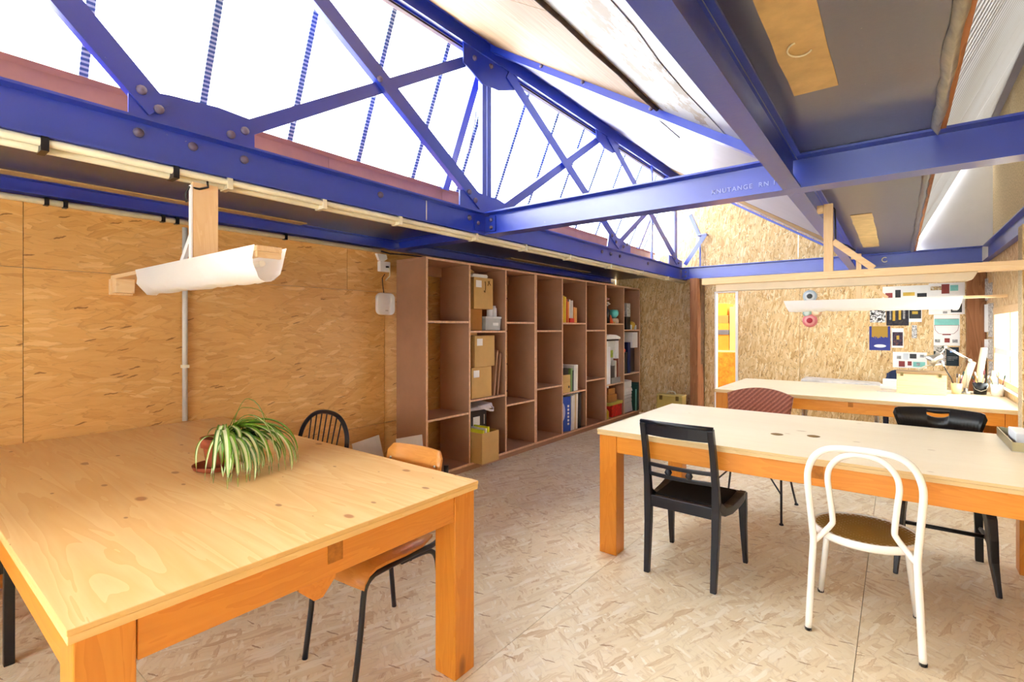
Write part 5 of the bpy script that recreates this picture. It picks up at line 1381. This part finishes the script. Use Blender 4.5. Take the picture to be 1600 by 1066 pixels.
# round wall pieces
def rosette(label, x, z, r, cols):
    t = thing('wall_rosette', label, 'rosette', (x, YP, z - r), group='round pieces on the end wall')
    for k, c in enumerate(cols):
        rr = r * (1 - .30 * k)
        MB().lathe([(rr, 0), (rr * .97, .012), (rr * .5, .016), (0, .017)], (x, YP - .004 * 0, z), 24, axis='y').xform(Matrix.Translation((0, 2 * (YP - .0), 0)) @ Matrix.Scale(-1, 4, (0, 1, 0)) if True else Matrix()).xform(Matrix.Translation((0, -.014 * k, 0))).build('ring', plain('rosette_%d_%d' % (int(x * 100), k), c, .5, .4, 0, .08), t)
rosette('grey-blue round piece above the paper lamp', -.938, 1.824, .085, [C(176, 190, 196), C(222, 226, 226), C(70, 70, 66)])
rosette('pink and red round piece below the paper lamp', -.938, 1.495, .090, [C(222, 128, 130), C(236, 164, 160), C(176, 40, 60)])
rosette('small teal round piece peeping under the lamp', -.97, 1.60, .055, [C(150, 186, 172), C(190, 206, 196)])
rosette('peach round piece beside the teal one', -.86, 1.605, .06, [C(238, 192, 150), C(242, 206, 170)])
# papers pinned on the side wall
for k, (y0, y1, z0, z1, lbl) in enumerate(((7.60, 7.78, 1.70, 1.95, 'topmost pinned sheet in the window corner'), (7.28, 7.50, 1.72, 1.88, 'curled grey sheet above the window corner'), (7.55, 7.72, 1.35, 1.66, 'white strip pinned below the lamp batten end'),
                                  (7.22, 7.42, 1.30, 1.66, 'tall printed sheet next to the window frame'), (7.25, 7.42, 1.06, 1.28, 'printed sheet beside the window transom'), (7.60, 7.74, 1.06, 1.27, 'small white sheet by the corner post'), (7.24, 7.40, .80, 1.04, 'lowest printed sheet beside the window'))):
    t = thing('pinned_paper', lbl, 'paper', (XR, (y0 + y1) / 2, z0), group='papers pinned by the window')
    m = M['paper'] if k in (2, 5) else mottled('newsprint_%d' % k, [C(110, 104, 100), C(190, 184, 178), C(236, 234, 230)], 40)
    MB().extrude([(XR - .004, y0), (XR - .012, (y0 + y1) / 2), (XR - .022, y1), (XR - .0205, y1), (XR - .0105, (y0 + y1) / 2), (XR - .0025, y0)], 'z', z0, z1).build('sheet', m, t)
# wooden box
wbx = thing('wooden_box', 'pale wooden box with two clasps on the desk', 'box', (.18, 6.2, .769))
bx('body', W_('stick', 'x'), wbx, -.005, .362, 6.11, 6.38, .769, .955, .003)
bx('lid', W_('ply', 'x'), wbx, -.009, .366, 6.105, 6.385, .956, .978, .003)
for x in (.035, .315): bx('clasp', M['brass'], wbx, x - .011, x + .011, 6.101, 6.1095, .935, .967)
tag(MB().box(-.14, .03, 6.40, 6.62, .769, .80).box(-.12, .02, 6.42, 6.60, .8005, .86).build('paper_stack', M['paper'], bevel=.002), 'stack of white paper behind the wooden box', 'paper')
tag(MB().box(-.16, -.02, 6.08, 6.11, .769, .774).build('steel_ruler', M['steel']), 'steel ruler beside the wooden box', 'ruler')
# brush pots
def brushes(label, x, y, r, h, mat, n, cols, bucket=False):
    t = thing('brush_pot', label, 'pot', (x, y, .769), group='pots of brushes on the desk')
    MB().lathe([(0, 0), (r * .82, 0), (r, h), (r * .93, h), (r * .78, .008), (0, .008)], (x, y, .769), 22).build('pot', mat, t)
    if bucket:
        MB().sweep([(x - r, y - .01, .769 + h * .85), (x - r * .7, y - r * .9, .769 + h * .45), (x, y - r * 1.25, .769 + h * .3), (x + r * .7, y - r * .9, .769 + h * .45), (x + r, y - .01, .769 + h * .85)], .003, 6).build('bail', M['steel'], t)
    return (x, y, r, h)
def tool(label, pot, a, L, col, tip=None, name='paint_brush'):
    x, y, r, h = pot
    b = Vector((x + r * .30 * math.cos(a), y + r * .30 * math.sin(a), .779))
    e = Vector((x + r * .74 * math.cos(a), y + r * .74 * math.sin(a), .769 + h)); d = (e - b).normalized()
    q = b + d * L
    t = thing(name, label, 'brush', b, group='brushes and pencils in the desk pots')
    MB().sweep([b, b + d * (L * .78)], .0035, 6).build('handle', col, t)
    MB().sweep([b + d * (L * .78), b + d * (L * .84), b + d * (L * .95), q], [.004, .006, .007, .002], 6).build('tip', tip or M['steel'], t)
cn = ('tan', 'dark brown', 'maroon', 'amber', 'dark green', 'pale grey')
tcol = [plain('stick_%d' % k, c, .5, .4, 0, .05) for k, c in enumerate((C(210, 170, 110), C(60, 44, 40), C(120, 40, 60), C(206, 150, 60), C(40, 60, 50), C(180, 176, 168)))]
p1 = brushes('beige beaker of brushes by the wooden box', .447, 6.36, .042, .10, plain('beige_ceramic', C(206, 190, 150), .5, .4, 0, .06), 5, None)
p2 = brushes('black bucket of tools in the middle of the desk pots', .622, 6.46, .055, .108, M['black'], 7, None, True)
p3 = brushes('white pot of brushes closest to the window', .734, 6.39, .052, .105, M['whitegloss'], 7, None)
for nm, pt, cs_, a0, a1 in (('beige beaker', p1, (0, 2, 1, 5), -70, 130), ('black bucket', p2, (4, 0, 3, 2, 1, 5), 0, 360), ('white pot', p3, (3, 1, 0, 4, 5, 2), 20, 380)):
    for k, ci in enumerate(cs_): tool('%s handled brush standing in the %s' % (cn[ci], nm), pt, math.radians(a0 + (a1 - a0) * k / len(cs_)), R.uniform(.16, .24), tcol[ci], tcol[(ci + 2) % 6] if k % 2 else None)
# long brush leaning out of the beaker
lbv = thing('paint_brush', 'long dark brush leaning out of the beige beaker', 'brush', (.45, 6.36, .78))
MB().sweep([(.449, 6.361, .78), (.405, 6.333, .92), (.352, 6.30, 1.03)], [.004, .006, .004], 6).build('handle', M['black'], lbv)
MB().sweep([(.352, 6.30, 1.03), (.345, 6.296, 1.06), (.338, 6.29, 1.085)], [.007, .012, .003], 8).build('bristles', M['paper'], lbv)
# paper rolls and board leaning in the corner behind the pots
for k, (a, b, r, lbl) in enumerate((((.61, 6.58, .7785), (.67, 6.67, 1.20), .026, 'tallest paper roll leaning in the desk corner'), ((.50, 6.56, .7795), (.585, 6.66, 1.06), .030, 'shorter paper roll leaning behind the desk lamp'))):
    t = thing('paper_roll', lbl, 'roll', a)
    MB().sweep([a, b], r, 16).build('roll', plain('kraft_roll', C(222, 198, 160), .6, .3, 0, .04), t)
    d = (Vector(b) - Vector(a)).normalized()
    MB().sweep([Vector(b), Vector(b) + d * .001], r * .8, 14).build('roll_core', plain('roll_core', C(120, 90, 60), .8, .2, 0, .05), t)
tag(MB().hex8([(.70, 6.54, .769), (.75, 6.54, .769), (.75, 6.56, .769), (.70, 6.56, .769), (.72, 6.62, .985), (.77, 6.62, .985), (.77, 6.64, .985), (.72, 6.64, .985)]).build('timber_offcut', W_('stick', 'z')), 'short pine offcut leaning behind the black bucket', 'offcut')
# desk lamp
dl = thing('desk_lamp', 'silver sprung desk lamp reaching over the wooden box', 'lamp', (.52, 6.40, .769))
def dlb(nm, mb, m=M['steel']): return mb.build(nm, m, dl)
dlb('base', MB().lathe([(0, 0), (.045, 0), (.045, .012), (.018, .02), (.014, .05), (0, .05)], (.518, 6.42, .7692), 20))
for o in (-.008, .008): dlb('lower_arm', MB().sweep([(.525 + o, 6.42, .81), (.545 + o, 6.40, 1.09)], .004, 6))
dlb('elbow', MB().sweep([(.545, 6.375, 1.09), (.545, 6.425, 1.09)], .016, 10))
for o in (-.007, .007): dlb('upper_arm', MB().sweep([(.545, 6.40, 1.09 + o), (.365, 6.30, 1.215 + o)], .004, 6))
dlb('spring', MB().sweep([(.53 + .006 * math.cos(k * 1.2), 6.40 + .006 * math.sin(k * 1.2), .84 + k * .004) for k in range(30)], .0015, 4))
dlb('joint', MB().sweep([(.365, 6.27, 1.215), (.365, 6.33, 1.215)], .014, 10))
dlb('neck', MB().sweep([(.365, 6.30, 1.215), (.34, 6.28, 1.17), (.30, 6.26, 1.12)], .005, 6))
hd = MB().lathe([(.012, .10), (.030, .085), (.036, .04), (.065, -.02), (.062, -.02), (.032, .038), (0, .05)], n=22)
hd.xform(Matrix.Translation((.255, 6.24, 1.085)) @ Matrix.Rotation(math.radians(55), 4, 'Y'))
dlb('lamp_head', hd)
dlb('lamp_handle', MB().sweep([(.33, 6.26, 1.05), (.22, 6.24, 1.03), (.16, 6.23, .99)], [.006, .009, .012], 8), M['cream'])
# grey cover lying along the wall behind the desk
tag(MB().hex8([(-.95, 6.74, .58), (-.10, 6.74, .58), (-.10, 7.0, .58), (-.95, 7.0, .58), (-.90, 6.76, .80), (-.12, 6.76, .775), (-.15, 6.98, .79), (-.88, 6.98, .81)]).box(-.9, -.86, 6.8, 6.84, 0, .58).box(-.2, -.16, 6.8, 6.84, 0, .58).box(-.9, -.86, 6.92, 6.96, 0, .58).box(-.2, -.16, 6.92, 6.96, 0, .58)
    .build('covered_trestle', plain('grey_polythene', C(196, 190, 182), .35, .5, 0, .12, 8), bevel=.02), 'low trestle under grey polythene behind the desk', 'trestle')
# metal tray on the middle table
tm = thing('metal_tray', 'long metal tray on the end of the middle table', 'tray', (.56, 3.8, .768))
tx0, tx1, ty0, ty1 = .462, .668, 3.56, 4.06
bx('bottom', M['steel'], tm, tx0, tx1, ty0, ty1, .7685, .772)
for (a, b, c, d) in ((tx0, tx0 + .004, ty0, ty1), (tx1 - .004, tx1, ty0, ty1), (tx0 + .004, tx1 - .004, ty0, ty0 + .004), (tx0 + .004, tx1 - .004, ty1 - .004, ty1)):
    bx('side', plain('olive_steel', C(170, 160, 126), .35, .5, .8, .08), tm, a, b, c, d, .772, .818)
st_ = thing('sanding_block', 'white and black sanding block in the metal tray', 'block', (.56, 3.85, .773))
bx('body', M['white'], st_, .50, .56, 3.74, 3.98, .773, .838, .004)
bx('pad', M['black'], st_, .562, .60, 3.74, 3.98, .773, .838, .004)
tag(MB().box(.605, .655, 3.60, 3.90, .773, .83).build('black_stapler', M['black'], bevel=.01), 'black tool lying in the metal tray', 'tool')
tag(MB().obox((.49, 3.565 + .02, .790), (.64, 3.585 + .02, .83), .02, .006, up=(0, 1, 0)).build('green_strap', plain('green_strip', C(130, 196, 60), .5, .4, 0, .05)), 'bright green strip across the metal tray front', 'strip')
# soffit details: hook and small white sensor
hk = tag(MB().sweep([(-.12 + .028 * math.cos(a), 7.565, 2.225 + .028 * math.sin(a)) for a in [.9 + .28 * k for k in range(18)]], .006, 6).build('cable_hook', M['cream']), 'white round hook on the far cross beam', 'hook')
sn = tag(MB().box(-.33, -.24, 7.77, 7.83, 2.0, 2.09).build('wall_sensor', M['white'], bevel=.01), 'small white sensor box under the far cross beam', 'sensor')
tag(MB().lathe([(0, -.04), (.05, -.03), (.07, .0), (.05, .03), (0, .04)], (-.10, 7.78, 2.06), 12).build('crumpled_cover', M['paper']), 'crumpled white cover beside the sensor box', 'cover')
